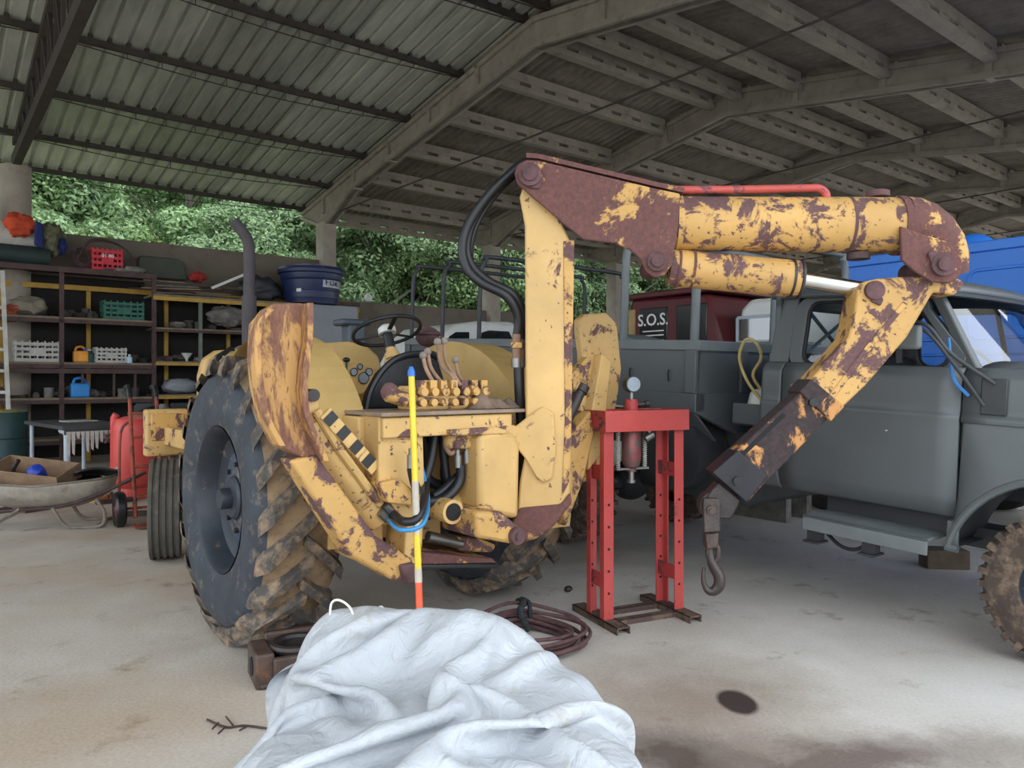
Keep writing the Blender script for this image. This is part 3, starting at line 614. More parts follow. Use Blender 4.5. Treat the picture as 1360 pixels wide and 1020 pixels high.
# side stabiliser, right
YR = -.93
rf = plate([(770, 424), (778, 417), (806, 415), (820, 430), (826, 490), (822, 520), (808, 600), (782, 640), (760, 640), (775, 520), (774, 470), (770, 440)], YR, .06).build('stabiliser_foot', MT['yel2'], trac, bev=.012)
plate([(800, 470), (812, 480), (800, 600), (782, 625), (784, 560)], YR-.07, .08).build('foot_rib', MT['yel'], rf, bev=.008)
plate([(757, 500), (780, 474), (786, 484), (764, 520)], YR-.14, .05).build('foot_link', MT['yelr'], rf)
q0, q1 = loc(TR, 752, 560, 1, YR-.12), loc(TR, 774, 512, 1, YR-.12); MB().cyl(q0, q1, .035).cyl(q0+(q1-q0)*.82, q1, .045).build('stabiliser_ram', MT['greasy'], trac)
plate([(757, 580), (785, 545), (790, 575), (775, 640), (752, 700), (745, 660)], YR-.1, .13).build('stabiliser_arm', MT['yelr'], trac, bev=.012)
# valve bank with levers
va, vb_ = LT(540, 536, -1.0), LT(625, 536, -1.0)
vk = MB().bx(va.x, vb_.x+.06, -1.04, -.9, 1.345, 1.47).build('valve_bank', MT['yel2'], trac, bev=.012)
for k in range(7):
    x = va.x+.05+k*.065; MB().cyl((x, -1.1, 1.44), (x, -1.04, 1.44), .022, n=10).cyl((x, -1.09, 1.385), (x, -1.04, 1.385), .02, n=10).bx(x-.02, x+.02, -1.08, -1.03, 1.455, 1.5).build('valve_spool', MT['yelr'], vk)
MB().cyl((va.x-.02, -1.02, 1.4), (va.x-.12, -1.02, 1.43), .04, n=14).ell((va.x-.11, -1.02, 1.44), (.045,.045,.05)).build('valve_cap', MT['yelr'], vk)
MB().tube([LT(555, 529, -1.06), LT(608, 536, -1.06)], .013, 8).build('linkage_rod', MT['yel2'], vk)
for pts in ([(562, 472), (566, 490), (578, 512)], [(568, 467), (573, 490), (590, 512)], [(581, 454), (586, 485), (601, 500), (604, 514)], [(590, 453), (592, 478), (606, 503), (612, 512)], [(605, 478), (609, 497), (621, 516)]):
    v_ = [LT(a, b, -1.02-.02*i) for i, (a, b) in enumerate(pts)]
    lv = MB().tube(bez(v_, 5), .0105, 8).build('control_lever', MT['rustor'], trac); MB().ell(v_[0], (.02,.02,.022)).build('lever_knob', plain('dusty_knob', '7c7168', .7) if 'KN' not in globals() else KN, lv)
b = MB(); q = LT(622, 536, -1.05)
def rag(u, v):
    x = LT(612, 540, -1.0).x+u*.34; y = -1.14+v*.24
    z = 1.36+.055*math.exp(-((u-.25)/.28)**2)*(1-(2*v-1)**4)+.03*mnoise.noise(Vector((u*6, v*5, 1)))+.012*math.sin(u*22+v*9) + .02*math.exp(-((u-.8)/.15)**2)
    e = min(u, 1-u, v, 1-v); return Vector((x, y, 1.348+(z-1.348)*min(1, e*7)))
rg = b.grid(34, 18, rag).build('folded_rag', MT['cloth2'], None, TR, smooth=60); tag(rg, 'crumpled brown rag lying on the tractor control table', 'rag')
# hoses inside the rear frame
def hose(name, pts, r, mat=MT['black'], y=-1.0): 
    return MB().tube(bez([LT(a[0], a[1], a[2] if len(a) > 2 else y) for a in pts], 8), r, 10).build(name, mat, trac)
hose('hydraulic_hose', [(612, 617), (610, 640), (590, 662), (560, 665), (540, 640)], .027, y=-1.1)
hose('hydraulic_hose', [(588, 570), (590, 610), (600, 645), (640, 630)], .024)
hose('hydraulic_hose', [(600, 560), (592, 600), (594, 640), (640, 622)], .022, y=-.95)
hose('hydraulic_hose', [(560, 560), (566, 600), (572, 640), (640, 652)], .03, y=-.9)
hose('hydraulic_hose', [(580, 565), (572, 610), (562, 650), (566, 690)], .026, y=-1.02)
hose('hydraulic_hose', [(640, 615), (615, 628), (590, 650), (575, 660)], .026, y=-1.05)
hose('hydraulic_hose', [(620, 600), (622, 620), (640, 640)], .018, y=-1.08)
hose('hydraulic_hose', [(546, 622), (550, 640), (556, 655)], .022, y=-1.23)
hose('bent_pipe', [(591, 570), (592, 592), (598, 602), (605, 598)], .014, MT['rustor'], -1.08)
a, b = LT(600, 585, -1.1), LT(622, 585, -1.1); MB().bx(a.x, b.x+.03, -1.14, -1.0, a.z-.045, a.z+.05).ell((a.x, -1.09, a.z), (.04,.04,.045)).build('junction_block', MT['yel2'], trac, bev=.015)
for px, py in ((608, 612), (620, 606), (546, 612)):
    q = LT(px, py, -1.1 if px > 560 else -1.235); MB().cyl(q-Vector((0,0,.035)), q+Vector((0,0,.03)), .02, n=12).cyl(q+Vector((0,0,.03)), q+Vector((0,0,.06)), .013, n=6).build('hose_fitting', MT['steel'], trac)
hose('hydraulic_hose', [(522, 682, -1.12), (535, 692, -1.3), (552, 690, -1.35), (562, 670, -1.3), (566, 640, -1.1)], .021)
hose('blue_hose', [(515, 690, -1.12), (530, 703, -1.3), (552, 702, -1.36), (565, 690, -1.34), (568, 660, -1.2), (560, 620, -1.05)], .011, MT['bluehose'])
for a, b in (((512, 670), (522, 682)), ((505, 680), (515, 690))):
    MB().cyl(LT(*a, -1.12), LT(*b, -1.12), .022, n=12).build('hose_fitting', MT['steel'], trac)
# ------------------------------------------------------------------ mast and boom, in the boom's own vertical plane
BP = Matrix.Translation((.13, 4.2, 0)) @ Matrix.Rotation(math.radians(-3), 4, 'Z')
def B_(px, py, y=0): return loc(BP, px, py, 1, y)
def bpl(name, pts, y0, y1, mat, bev=.012): return MB().prism([B_(a, b, y0) for a, b in pts], (0, y1-y0, 0)).build(name, mat, trac, BP, bev=bev)
bpl('mast', [(690, 262), (697, 300), (698, 520), (698, 600), (690, 640), (686, 690), (700, 706), (728, 700), (757, 655), (759, 560), (762, 330), (748, 300), (738, 268), (700, 232)], -.1, .13, MT['yel'])
bpl('mast_edge_plate', [(748, 320), (763, 318), (759, 560), (756, 640), (746, 660), (750, 560)], -.108, .138, MT['yelr'], .006)
bpl('mast_gusset', [(720, 540), (735, 548), (738, 600), (733, 636), (722, 642), (712, 634), (698, 610), (684, 592), (668, 578), (670, 570), (685, 566), (705, 550)], -.125, -.1, MT['yel2'], .008)
bpl('mast_foot', [(690, 675), (745, 670), (757, 655), (760, 668), (735, 700), (712, 716), (690, 722), (668, 715)], -.12, .14, MT['rusty'], .015)
q = B_(679, 577, -.13); MB().cyl(q, q+Vector((0,.2,0)), .05).cyl(q+Vector((0,-.012,0)), q, .028).build('swing_pin', MT['yel2'], trac, BP)
plo = [(683, 230), (688, 218), (700, 212), (715, 213), (870, 250), (903, 257), (903, 290), (896, 330), (892, 352), (882, 366), (870, 369), (858, 360), (850, 343), (836, 331), (818, 323), (775, 318), (752, 300), (700, 255), (687, 244)]
for y0, y1 in ((-.155, -.13), (.13, .155)): bpl('boom_side_plate', plo, y0, y1, MT['rusty'], .006)
v_ = [B_(a, b) for a, b in plo[2:6]]; tb_ = MB()
for i in range(len(v_)-1): tb_.bar(v_[i]-Vector((0,0,.015)), v_[i+1]-Vector((0,0,.015)), .27, .025)
tb_.build('boom_top_plate', MT['rusty'], trac, BP)
v_ = [B_(a, b) for a, b in [(752, 300), (778, 317), (818, 321), (838, 331)]]; tb_ = MB()
for i in range(3): tb_.bar(v_[i]+Vector((0,0,.03)), v_[i+1]+Vector((0,0,.03)), .26, .02)
tb_.build('boom_hollow_shade', MT['blk'], trac, BP)  # black plate stands in for the shaded hollow under the boom
for px, py, r in ((704, 233, .062), (872, 348, .052)):
    q = B_(px, py, -.155); MB().cyl(q+Vector((0,-.03,0)), q+Vector((0,.34,0)), r, n=24).cyl(q+Vector((0,-.045,0)), q+Vector((0,-.03,0)), r*.6, n=24).build('boom_pin', MT['rust'], trac, BP)
q = B_(712, 240, -.155); MB().prism([B_(a, b, -.17) for a, b in [(690, 240), (712, 222), (722, 238), (716, 250), (706, 250)]], (0, .015, 0)).build('pin_lock', MT['rust'], trac, BP, bev=.004)
t0, t1, t2 = B_(885, 297), B_(1196, 300), B_(1126, 299)
MB().tube([t0, B_(1000, 298), t2, t1], [.148, .148, .15, .152], 36).build('boom_tube', MT['yelr'], trac, BP)
MB().cyl(B_(1122, 299), B_(1126, 299), .153, n=36).build('tube_weld', MT['rust'], trac, BP)
MB().cyl(B_(896, 297), B_(903, 297), .158, n=36).build('tube_flange', MT['yelr'], trac, BP)
MB().cyl(B_(1188, 300), B_(1197, 300), .16, n=36).build('tube_collar', MT['rusty'], trac, BP)
MB().tube([B_(*p) for p in [(1196, 300), (1207, 301), (1220, 305), (1234, 315), (1246, 330), (1256, 350), (1262, 368)]], [.158, .158, .155, .148, .138, .12, .09], 32).build('boom_elbow', MT['rusty'], trac, BP)
for y0, y1 in ((-.165, -.14), (.14, .165)): bpl('elbow_cheek', [(1196, 300), (1225, 310), (1262, 322), (1278, 345), (1276, 366), (1262, 376), (1238, 374), (1215, 360), (1198, 345)], y0, y1, MT['rusty'], .006)
q = B_(1250, 352, -.165); MB().cyl(q+Vector((0,-.03,0)), q+Vector((0,.36,0)), .06, n=24).cyl(q+Vector((0,-.045,0)), q+Vector((0,-.03,0)), .035).build('elbow_pin', MT['rust'], trac, BP)
MB().prism([B_(a, b, -.19) for a, b in [(1233, 336), (1240, 331), (1248, 336), (1262, 350), (1258, 362), (1246, 362), (1238, 350)]], (0, .02, 0)).build('pin_keeper', MT['rust'], trac, BP, bev=.005)
MB().lathe([(.06, 0), (.06, .03), (.035, .04), (0, .04)], B_(1166, 262), 'z', 18).build('filler_cap', MT['rust'], trac, BP)
q = B_(1140, 336); MB().cyl(q, q-Vector((0,0,.035)), .06, n=20).build('tube_plug', MT['rustdk'], trac, BP)
MB().tube(bez([B_(880, 252, -.04), B_(960, 252, -.04), B_(1070, 250, -.04), B_(1086, 250, -.04), B_(1096, 256, -.04), B_(1099, 268, -.04)], 8), .022, 12).build('red_pipe', MT['redpipe'], trac, BP)
c0, c1 = B_(888, 355), B_(1062, 371)
MB().tube([c0, c0+(c1-c0)*.98], .102, 30).build('boom_cylinder', MT['yelr'], trac, BP)
for k in (.06, .17, .92, .985): MB().cyl(c0+(c1-c0)*k, c0+(c1-c0)*(k+.018), .107, n=30).build('cylinder_band', MT['rusty' if k < .5 else 'greasy'], trac, BP)
MB().cyl(c1, B_(1152, 386), .044, n=20).build('piston_rod', MT['chrome'], trac, BP)
bpl('dipper_arm', [(1140, 383), (1148, 374), (1165, 370), (1215, 366), (1250, 362), (1279, 372), (1281, 380), (1268, 392), (1240, 388), (1205, 448), (1150, 512), (1104, 556), (1062, 520), (1108, 470), (1127, 448), (1133, 425)], -.1, .1, MT['yelr'])
bpl('arm_seam', [(1200, 400), (1206, 404), (1160, 460), (1096, 545), (1090, 540), (1150, 460)], -.106, -.1, MT['yelr'], .003)
q = B_(1160, 386, -.1); MB().cyl(q+Vector((0,-.03,0)), q+Vector((0,.24,0)), .05, n=24).build('rod_pin', MT['rust'], trac, BP)
MB().prism([B_(a, b, -.12) for a, b in [(1150, 380), (1162, 378), (1174, 398), (1170, 406), (1158, 400)]], (0, .02, 0)).build('pin_keeper', MT['rust'], trac, BP, bev=.005)
bpl('arm_collar', [(1062, 520), (1078, 503), (1122, 540), (1104, 560)], -.112, .112, MT['armblack'], .006)
bpl('arm_extension', [(1070, 515), (1108, 548), (992, 668), (946, 628)], -.088, .088, MT['armblack'])
bpl('extension_slot', [(1040, 548), (1044, 552), (978, 616), (974, 612)], -.092, -.086, MT['dark'], .001)
bpl('arm_end_plate', [(980, 598), (1020, 632), (992, 668), (946, 628)], -.1, .1, plain('black_collar_steel', '26242a', .45, .2, .25, 8, .1, '5a4a44', .25), .006)
for px, py in ((1081, 534), (980, 639)):
    q = B_(px, py, -.115); MB().cyl(q+Vector((0,-.006,0)), q+Vector((0,.05,0)), .024, n=16).build('arm_bolt', MT['blk'], trac, BP)
q = B_(948, 672, -.05); MB().cyl(q, q+Vector((0,.1,0)), .075, n=28).build('knuckle', MT['greasy'], trac, BP)
bpl('knuckle_neck', [(955, 640), (985, 664), (972, 690), (955, 690), (938, 660)], -.06, .06, MT['greasy'])
for y0, y1 in ((-.085, -.06), (.06, .085)): bpl('link_plate', [(935, 662), (955, 662), (957, 668), (957, 706), (935, 708), (934, 668)], y0, y1, MT['hookm'], .006)
q = B_(945, 678, -.1); MB().cyl(q, q+Vector((0,.2,0)), .024).cyl(q-Vector((0,.008,0)), q, .014).build('link_pin', MT['hookm'], trac, BP)
bpl('shackle_block', [(937, 708), (955, 708), (954, 728), (938, 730)], -.045, .045, MT['hookm'], .008)
b = MB(); ctr = B_(947, 734)
b.tube([ctr+Vector((.028*math.cos(k*2*PI/24), .0, .055*math.sin(k*2*PI/24))) for k in range(24)], .014, 8, closed=True).build('chain_link', MT['hookm'], trac, BP)
hk = bez([B_(*p) for p in [(943, 728), (944, 742), (948, 752), (955, 765), (955, 777), (948, 785), (940, 784), (935, 775), (934, 763), (935, 754)]], 6); n = len(hk)
MB().tube(hk, [.016+.016*math.sin(PI*min(1, i/(n*.72)))**1.0*(1 if i < n*.72 else 1)-(0 if i < n*.7 else .008*(i-n*.7)/(n*.3)) for i in range(n)], 12).build('crane_hook', MT['hookm'], trac, BP)
# boom hoses
def bh(pts, r=.026): return MB().tube(bez([B_(a, b, y) for a, b, y in pts], 8), r, 10).build('boom_hose', MT['black'], trac, BP)
bh([(686, 450, .0), (688, 420, -.02), (672, 393, -.05), (640, 376, -.05), (621, 358, -.05), (614, 330, -.04), (622, 298, -.03), (646, 262, -.02), (674, 234, 0), (698, 217, .04), (740, 219, .06), (800, 232, .06), (880, 248, .06)])
bh([(692, 450, .05), (694, 415, .03), (680, 390, .0), (648, 373, 0), (626, 352, 0), (620, 325, 0), (630, 290, 0), (654, 255, 0), (684, 226, .04), (705, 214, .1), (750, 220, .1), (820, 236, .1), (885, 250, .1)])
bh([(696, 450, .1), (697, 418, .08), (684, 395, .05), (655, 380, .04), (632, 362, .03), (624, 335, .02), (632, 300, .02), (655, 262, .03), (690, 228, .08), (730, 217, .13), (800, 233, .13)], .02)
bh([(689, 488, -.02), (690, 520, -.02), (692, 560, .02), (694, 600, .05), (688, 660, .1)], .03)
for yy, px in ((-.02, 686), (.05, 692)):
    MB().tube([B_(px, 444, yy), B_(px, 488, yy)], .024, 12).build('hose_fitting', MT['rustor'], trac, BP); MB().cyl(B_(px, 455, yy), B_(px, 462, yy), .036, n=6).build('hose_nut', MT['yelr'], trac, BP); MB().cyl(B_(px, 476, yy), B_(px, 488, yy), .028, n=12).build('hose_ferrule', MT['steel'], trac, BP)
# ------------------------------------------------------------------ foreground: white bulk bag (cloth draped by a small solver)
import numpy as np
def bagmat():
    m, nt, b = newmat('white_woven_bag'); v = coords(nt, False)
    c = ramp(nt, noise(nt, v, 2.5, 6), .3, .7, lin('a9adb2'), lin('bec2c7'))
    c = mix(nt, ramp(nt, noise(nt, v, 3.2, 9, .78), .56, .72), c, lin('9b8d78'))
    nt.links.new(c, b.inputs['Base Color']); b.inputs['Roughness'].default_value = .55
    rg = nd(nt, 'ShaderNodeTexNoise', i_Scale=13, i_Detail=4, i_Roughness=.55, i_Distortion=2.2); nt.links.new(v, rg.inputs[0])
    bump(nt, b, rg.outputs['Fac'], .5, .02); return m
CP = [(445,812,2.36),(480,808,2.34),(515,812,2.32),(552,858,2.26),(590,812,2.24),(620,808,2.2),(650,818,2.17),(700,872,2.12),(760,896,2.06),(830,950,1.96),(852,995,1.86),(425,845,2.32),(392,920,2.14),(366,985,2.0),
      (520,915,2.12),(500,868,2.2),(540,890,2.16),(480,955,1.98),(600,900,2.05),(560,930,1.96),(540,985,1.8),(640,925,1.9),(700,935,1.88),(660,1000,1.72),(760,965,1.82),(745,1015,1.66),(600,1015,1.6),(450,1010,1.72),(420,960,1.95),(630,860,2.12),(470,880,2.16)]
CW = [P(*c) for c in CP]; CW += [Vector((-.45,1.35,.5)), Vector((-.1,1.3,.55)), Vector((.2,1.4,.5))]
OUT = [(-.60,2.44),(-.40,2.44),(-.2,2.38),(0,2.28),(.12,2.18),(.24,2.06),(.31,1.9),(.325,1.75),(.28,1.5),(.15,1.3),(0,1.22),(-.25,1.22),(-.48,1.3),(-.56,1.5),(-.6,1.75),(-.62,2.0),(-.63,2.2),(-.63,2.36)]
def bag_cloth(N=118, steps=130, iters=14, ex=1.75):
    cwa = np.array([list(c) for c in CW]); out = np.array([(v.x, v.y) for v in bez([(x, y, 0) for x, y in OUT+OUT[:1]], 6)])
    gx = np.linspace(-1.1, .75, 186); gy = np.linspace(.8, 2.9, 211); X, Y = np.meshgrid(gx, gy, indexing='ij')
    d2 = (X[..., None]-cwa[:, 0])**2+(Y[..., None]-cwa[:, 1])**2+1e-3; k = d2**-1.5; Hh = (k*cwa[:, 2]).sum(-1)/k.sum(-1)
    # signed distance to outline
    a, b = out, np.roll(out, -1, 0); pt = np.stack([X, Y], -1)[..., None, :]; ab = b-a
    t = np.clip(((pt-a)*ab).sum(-1)/((ab**2).sum(-1)+1e-12), 0, 1); dist = np.sqrt(((pt-(a+t[..., None]*ab))**2).sum(-1)).min(-1)
    ins = np.zeros(X.shape, bool)
    for (x0, y0), (x1, y1) in zip(a, b):
        c = (y0 > Y) != (y1 > Y); ins ^= c & (X < (x1-x0)*(Y-y0)/(y1-y0+1e-12)+x0)
    sd = np.where(ins, dist, -dist); Hh = (Hh+.005)*np.clip((sd+.045)/.075, 0, 1)
    def samp(p):
        fx = np.clip((p[..., 0]-gx[0])/(gx[1]-gx[0]), 0, len(gx)-1.001); fy = np.clip((p[..., 1]-gy[0])/(gy[1]-gy[0]), 0, len(gy)-1.001)
        i = fx.astype(int); j = fy.astype(int); fx -= i; fy -= j
        return Hh[i, j]*(1-fx)*(1-fy)+Hh[i+1, j]*fx*(1-fy)+Hh[i, j+1]*(1-fx)*fy+Hh[i+1, j+1]*fx*fy
    rs = np.random.RandomState(5)
    u = np.linspace(-1, 1, N); U, V = np.meshgrid(u, u, indexing='ij'); lx, ly = .70, 1.0
    p = np.stack([-.15+U*lx*.86, 1.86+V*ly*.86, np.full(U.shape, .9)], -1)
    nz = np.array([[mnoise.noise(Vector((a_[0]*6.5, a_[1]*4.5, 1.7)))+.5*mnoise.noise(Vector((a_[0]*13, a_[1]*13, 3.7))) for a_ in row] for row in p])
    p[..., 2] = np.maximum(samp(p)+.02, .05)+.08+.13*np.abs(nz)+.004*rs.randn(N, N)
    ang = .0; hx = 2*lx/(N-1)*ex*.86; hy = 2*ly/(N-1)*ex*.86; hd = math.hypot(hx, hy); q = p.copy()
    def con(A, B, L, st=1.0, comp=1.0):
        d = B-A; l = np.sqrt((d**2).sum(-1, keepdims=True))+1e-9; s_ = (l-L)/l*.5*st
        if comp < 1: s_ = np.where(l < L, s_*comp, s_)
        A += d*s_; B -= d*s_
    for it in range(steps):
        v_ = (p-q)*.93; v_[..., 2] -= .0011; q = p.copy(); q0 = p.copy(); p = p+v_
        for j in range(iters):
            for o in (0, 1):
                con(p[o:-1:2][:(N-o)//2], p[o+1::2][:(N-o)//2], hx); con(p[:, o:-1:2][:, :(N-o)//2], p[:, o+1::2][:, :(N-o)//2], hy)
            for o in (0, 1):
                con(p[o:-1:2, :-1][:(N-o)//2], p[o+1::2, 1:][:(N-o)//2], hd, .5); con(p[o:-1:2, 1:][:(N-o)//2], p[o+1::2, :-1][:(N-o)//2], hd, .5)
            if j % 2 == 0:
                for o in (0, 1, 2, 3):
                    n = (N-2-o+3)//4
                    con(p[o:N-2:4][:n], p[o+2::4][:n], 2*hx, .3); con(p[:, o:N-2:4][:, :n], p[:, o+2::4][:, :n], 2*hy, .3)
                for o in range(8):
                    n = len(range(o, N-4, 8))
                    con(p[o:N-4:8][:n], p[o+4::8][:n], 4*hx, .06); con(p[:, o:N-4:8][:, :n], p[:, o+4::8][:, :n], 4*hy, .06)
            h = np.maximum(samp(p), 0)+.004; m = p[..., 2] < h
            p[..., 2] = np.where(m, p[..., 2]+(h-p[..., 2])*.8, p[..., 2])
        m = p[..., 2] < np.maximum(samp(p), 0)+.012
        p[m, :2] = q0[m, :2]*.9+p[m, :2]*.1; q[m] = p[m]
    return p
bp_ = bag_cloth(); N_ = bp_.shape[0]
bb_ = MB(); bb_.add([Vector(v) for v in bp_.reshape(-1, 3).tolist()], [(i*N_+j, (i+1)*N_+j, (i+1)*N_+j+1, i*N_+j+1) for i in range(N_-1) for j in range(N_-1)])
bgo = thing('bulk_bag', frame(-.18, 1.85, 0, 0), 'crumpled white woven bulk bag slumped in the foreground', 'bag')
bgo_mat = bagmat()
bb_.build('bag_cloth', bgo_mat, bgo, W0, smooth=180, sub=1)
_oc = [Vector((v.x, v.y, 0)) for v in bez([(x, y, 0) for x, y in OUT+OUT[:1]], 6)[:-1]]; _cc = Vector((-.17, 1.85, 0)); _n = len(_oc)
def _body(u, v):
    o = _oc[int(u*_n+.5) % _n]; f = (.97, 1.02, 1.03, 1.01, .97, .9)[int(v*5+.5)]; z = (0, .12, .26, .38, .47, .52)[int(v*5+.5)]*(1-.28*max(0, (1.75-o.y)/.6)*.5); q = _cc.lerp(o, f); n_ = (o-_cc).normalized()*.012*mnoise.noise(Vector((o.x*14, o.y*14, z*2))); return Vector((q.x+n_.x, q.y+n_.y, z))
MB().grid(_n, 6, _body, True).build('bag_side', bgo_mat, bgo, W0, smooth=180)
MB().tube(bez([P(438, 826, 2.36), P(440, 802, 2.36), P(450, 797, 2.35), P(464, 806, 2.33), P(472, 824, 2.3)], 8), .0038, 8).build('lift_loop', MT['white'], bgo, W0)
# ------------------------------------------------------------------ hydraulic press
PF = frame(.785, 4.79, 0, math.radians(24.5)); pr = thing('hydraulic_press', PF, 'red hydraulic workshop press frame with pressure gauge on top', 'press')
for sx in (-1, 1):
    x = sx*.262
    for sy in (-1, 1):
        y = sy*.1
        lg = MB().bx(x-.035, x+.035, y-.004, y+.004, .04, 1.19).bx(x+sx*.031-.004, x+sx*.031+.004, y, y+.045*(1 if sy < 0 else -1), .04, 1.19).build('press_leg', MT['red'], pr, bev=.002)
        for k in range(6):
            z = .2+k*.135; 
            if z < .85: MB().cyl((x, y-.006, z), (x, y+.006, z), .0085, n=12).build('bolt_hole', MT['dark'], lg)
    for z in (.27, .93): MB().bx(x-.02, x-.012, -.1, .1, z-.045, z+.045).build('side_tie', MT['redw'], pr)
    b = MB().bx(x-.045, x+.045, -.27, .27, .035, .042).bx(x-.045, x-.038, -.27, .27, 0, .042).bx(x+.038, x+.045, -.27, .27, 0, .042); b.build('base_channel', MT['basem'], pr)
for y in (-.1, .1): MB().bx(-.22, .22, y-.025, y+.025, .03, .036).bx(-.22, .22, y-.025, y-.02, .0, .036).build('base_tie', MT['basem'], pr)
for y in (-.14, .14): MB().bx(-.31, .31, y-.006, y+.006, 1.185, 1.315).build('top_beam', MT['red'], pr, bev=.003)
for x in (-.305, .305): MB().bx(x-.006, x+.006, -.14, .14, 1.185, 1.315).build('top_end', MT['redw'], pr, bev=.003)
MB().bx(-.3, .3, -.134, .134, 1.19, 1.2).bx(.0, .28, -.12, .12, 1.29, 1.31).build('top_plate', MT['redw'], pr)
jx = -.03
MB().cyl((jx, 0, 1.2), (jx, 0, 1.38), .042).build('jack_head', MT['redw'], pr); MB().cyl((jx, 0, 1.38), (jx, 0, 1.43), .014).build('gauge_stem', MT['steel'], pr)
MB().cyl((jx+.04, 0, 1.345), (jx+.1, -.02, 1.35), .016).cyl((jx+.09, -.02, 1.35), (jx+.11, -.025, 1.352), .024).build('hose_port', MT['greasy'], pr)
gg = MB().cyl((jx+.002, .02, 1.475), (jx-.006, -.035, 1.475), .052, n=28).build('pressure_gauge', MT['blk'], pr)
MB().cyl((jx-.006, -.035, 1.475), (jx-.0063, -.037, 1.475), .045, n=28).build('gauge_dial', MT['gaugef'], gg)
MB().lathe([(.055, 1.19), (.062, 1.17), (.062, 1.0), (.05, .955), (.03, .94), (.03, .92)], (jx, 0, 0), 'z', 26).build('jack_body', plain('scuffed_jack', '6d5450', .45, .4, .3, 8, .1, 'b8404a', .4), pr)
MB().cyl((jx, 0, .93), (jx, 0, .86), .018, n=12).cyl((jx, 0, .868), (jx, 0, .85), .026, n=14).build('jack_ram', MT['steel'], pr)
MB().bx(jx-.12, jx+.12, -.02, .02, .935, .947).build('spring_plate', MT['steel'], pr)
for sx in (-1, 1):
    b = MB(); pts = [(jx+sx*.1+.012*math.cos(k*.9), .012*math.sin(k*.9), .945+k*.0018) for k in range(135)]
    b.tube(pts, .0035, 5).build('return_spring', MT['whited'], pr)
MB().cyl((jx+.07, -.05, 1.13), (jx+.12, -.06, 1.16), .025, n=14).cyl((jx+.1, -.05, 1.17), (jx+.1, -.05, 1.19), .02).build('release_valve', MT['steel'], pr)
# ------------------------------------------------------------------ cable coil
cc = gp(692, 856); ck = thing('cable_coil', frame(cc.x, cc.y, 0, 0), 'coil of rusty brown wire rope tied with black rag', 'cable'); rd = random.Random(3); b = MB()
for k in range(11):
    R_ = rd.uniform(.25, .36); ox, oy, z0 = rd.uniform(-.03, .03), rd.uniform(-.03, .03), .014+.0105*k; ph = rd.uniform(0, 6); tl = rd.uniform(-.012, .012)
    b.tube([(ox+R_*1.02*math.cos(a)+.012*math.sin(3*a+ph), oy+R_*.88*math.sin(a), max(.012, z0*(.75+.25*math.sin(a+ph)) + tl*math.cos(a) + .03*math.exp(-((a-1.7)/.5)**2))) for a in [2*PI*i/44 for i in range(44)]], .011, 7, closed=True)
b.tube(bez([(-.2, .18, .02), (-.28, .3, .015), (-.42, .22, .015), (-.4, 0, .015)]), .011, 7)
b.build('rope_loops', MT['cable'], ck)
MB().tube(bez([(-.02, .38, .13), (.02, .3, .16), (.0, .2, .12), (.05, .16, .02)]), [.012+.012*abs(math.sin(i)) for i in range(25)], 8).tube(bez([(.0, .36, .14), (.05, .3, .15), (.06, .22, .06)]), .014, 7).build('tie_rag', plain('black_tie_rag', '22282b', .8, 0, .3, 12, .4), ck)
# ------------------------------------------------------------------ cast iron housing
q = gp(392, 897); cf = frame(q.x, q.y+.02, 0, math.radians(28)); ch = thing('gear_housing', cf, 'greasy cast iron gear housing lying by the rear tyre', 'machine part')
MB().bx(-.22, -.13, -.13, .12, 0, .17).bx(-.14, .2, -.16, -.12, 0, .15).bx(-.14, .2, .1, .14, 0, .2).bx(.12, .2, -.15, .13, 0, .17).bx(-.2, .2, -.14, .12, 0, .03).build('casting', plain('oily_casting', '4a3a33', .55, .1, .4, 8, .3, '7a5238', .35), ch, bev=.012)
MB().tube([(.115*math.cos(2*PI*k/30)+.0, .11*math.sin(2*PI*k/30)-.01, .16) for k in range(30)], .022, 8, closed=True).lathe([(.1, .03), (.105, .15), (.09, .16), (.085, .05)], (0, -.01, 0), 'z', 28, None, False).build('bore_ring', MT['greasy'], ch)
MB().cyl((-.225, -.02, .085), (-.2, -.02, .085), .045, n=20).build('side_port', MT['dark'], ch)
# ------------------------------------------------------------------ yellow pole
p0 = Vector((-.405, 3.43, 0)); p1 = P(546, 487, 3.6); pl = thing('telescopic_pole', frame(p0.x, p0.y, 0, 0), 'yellow telescopic pole leaning on the tractor frame', 'pole'); d = p1-p0; base = Vector((p0.x, p0.y, 0))
def sg(a, b, r, mat, nm): MB().cyl(p0+d*a, p0+d*b, r, n=12).build(nm, mat, pl, W0)
sg(.0, .36, .016, MT['orangep'], 'orange_grip'); sg(.36, .40, .017, MT['greypole'], 'tape_band'); sg(.40, .50, .016, MT['yelpole'], 'lower_tube'); sg(.50, .655, .0165, MT['greypole'], 'worn_sleeve'); sg(.655, .975, .0155, MT['yelpole'], 'upper_tube')
MB().tube([p0+d*.97, p0+d*.985, p0+d*1.0], [.018, .018, .009], 12).build('blue_cap', MT['bluecap'], pl, W0)
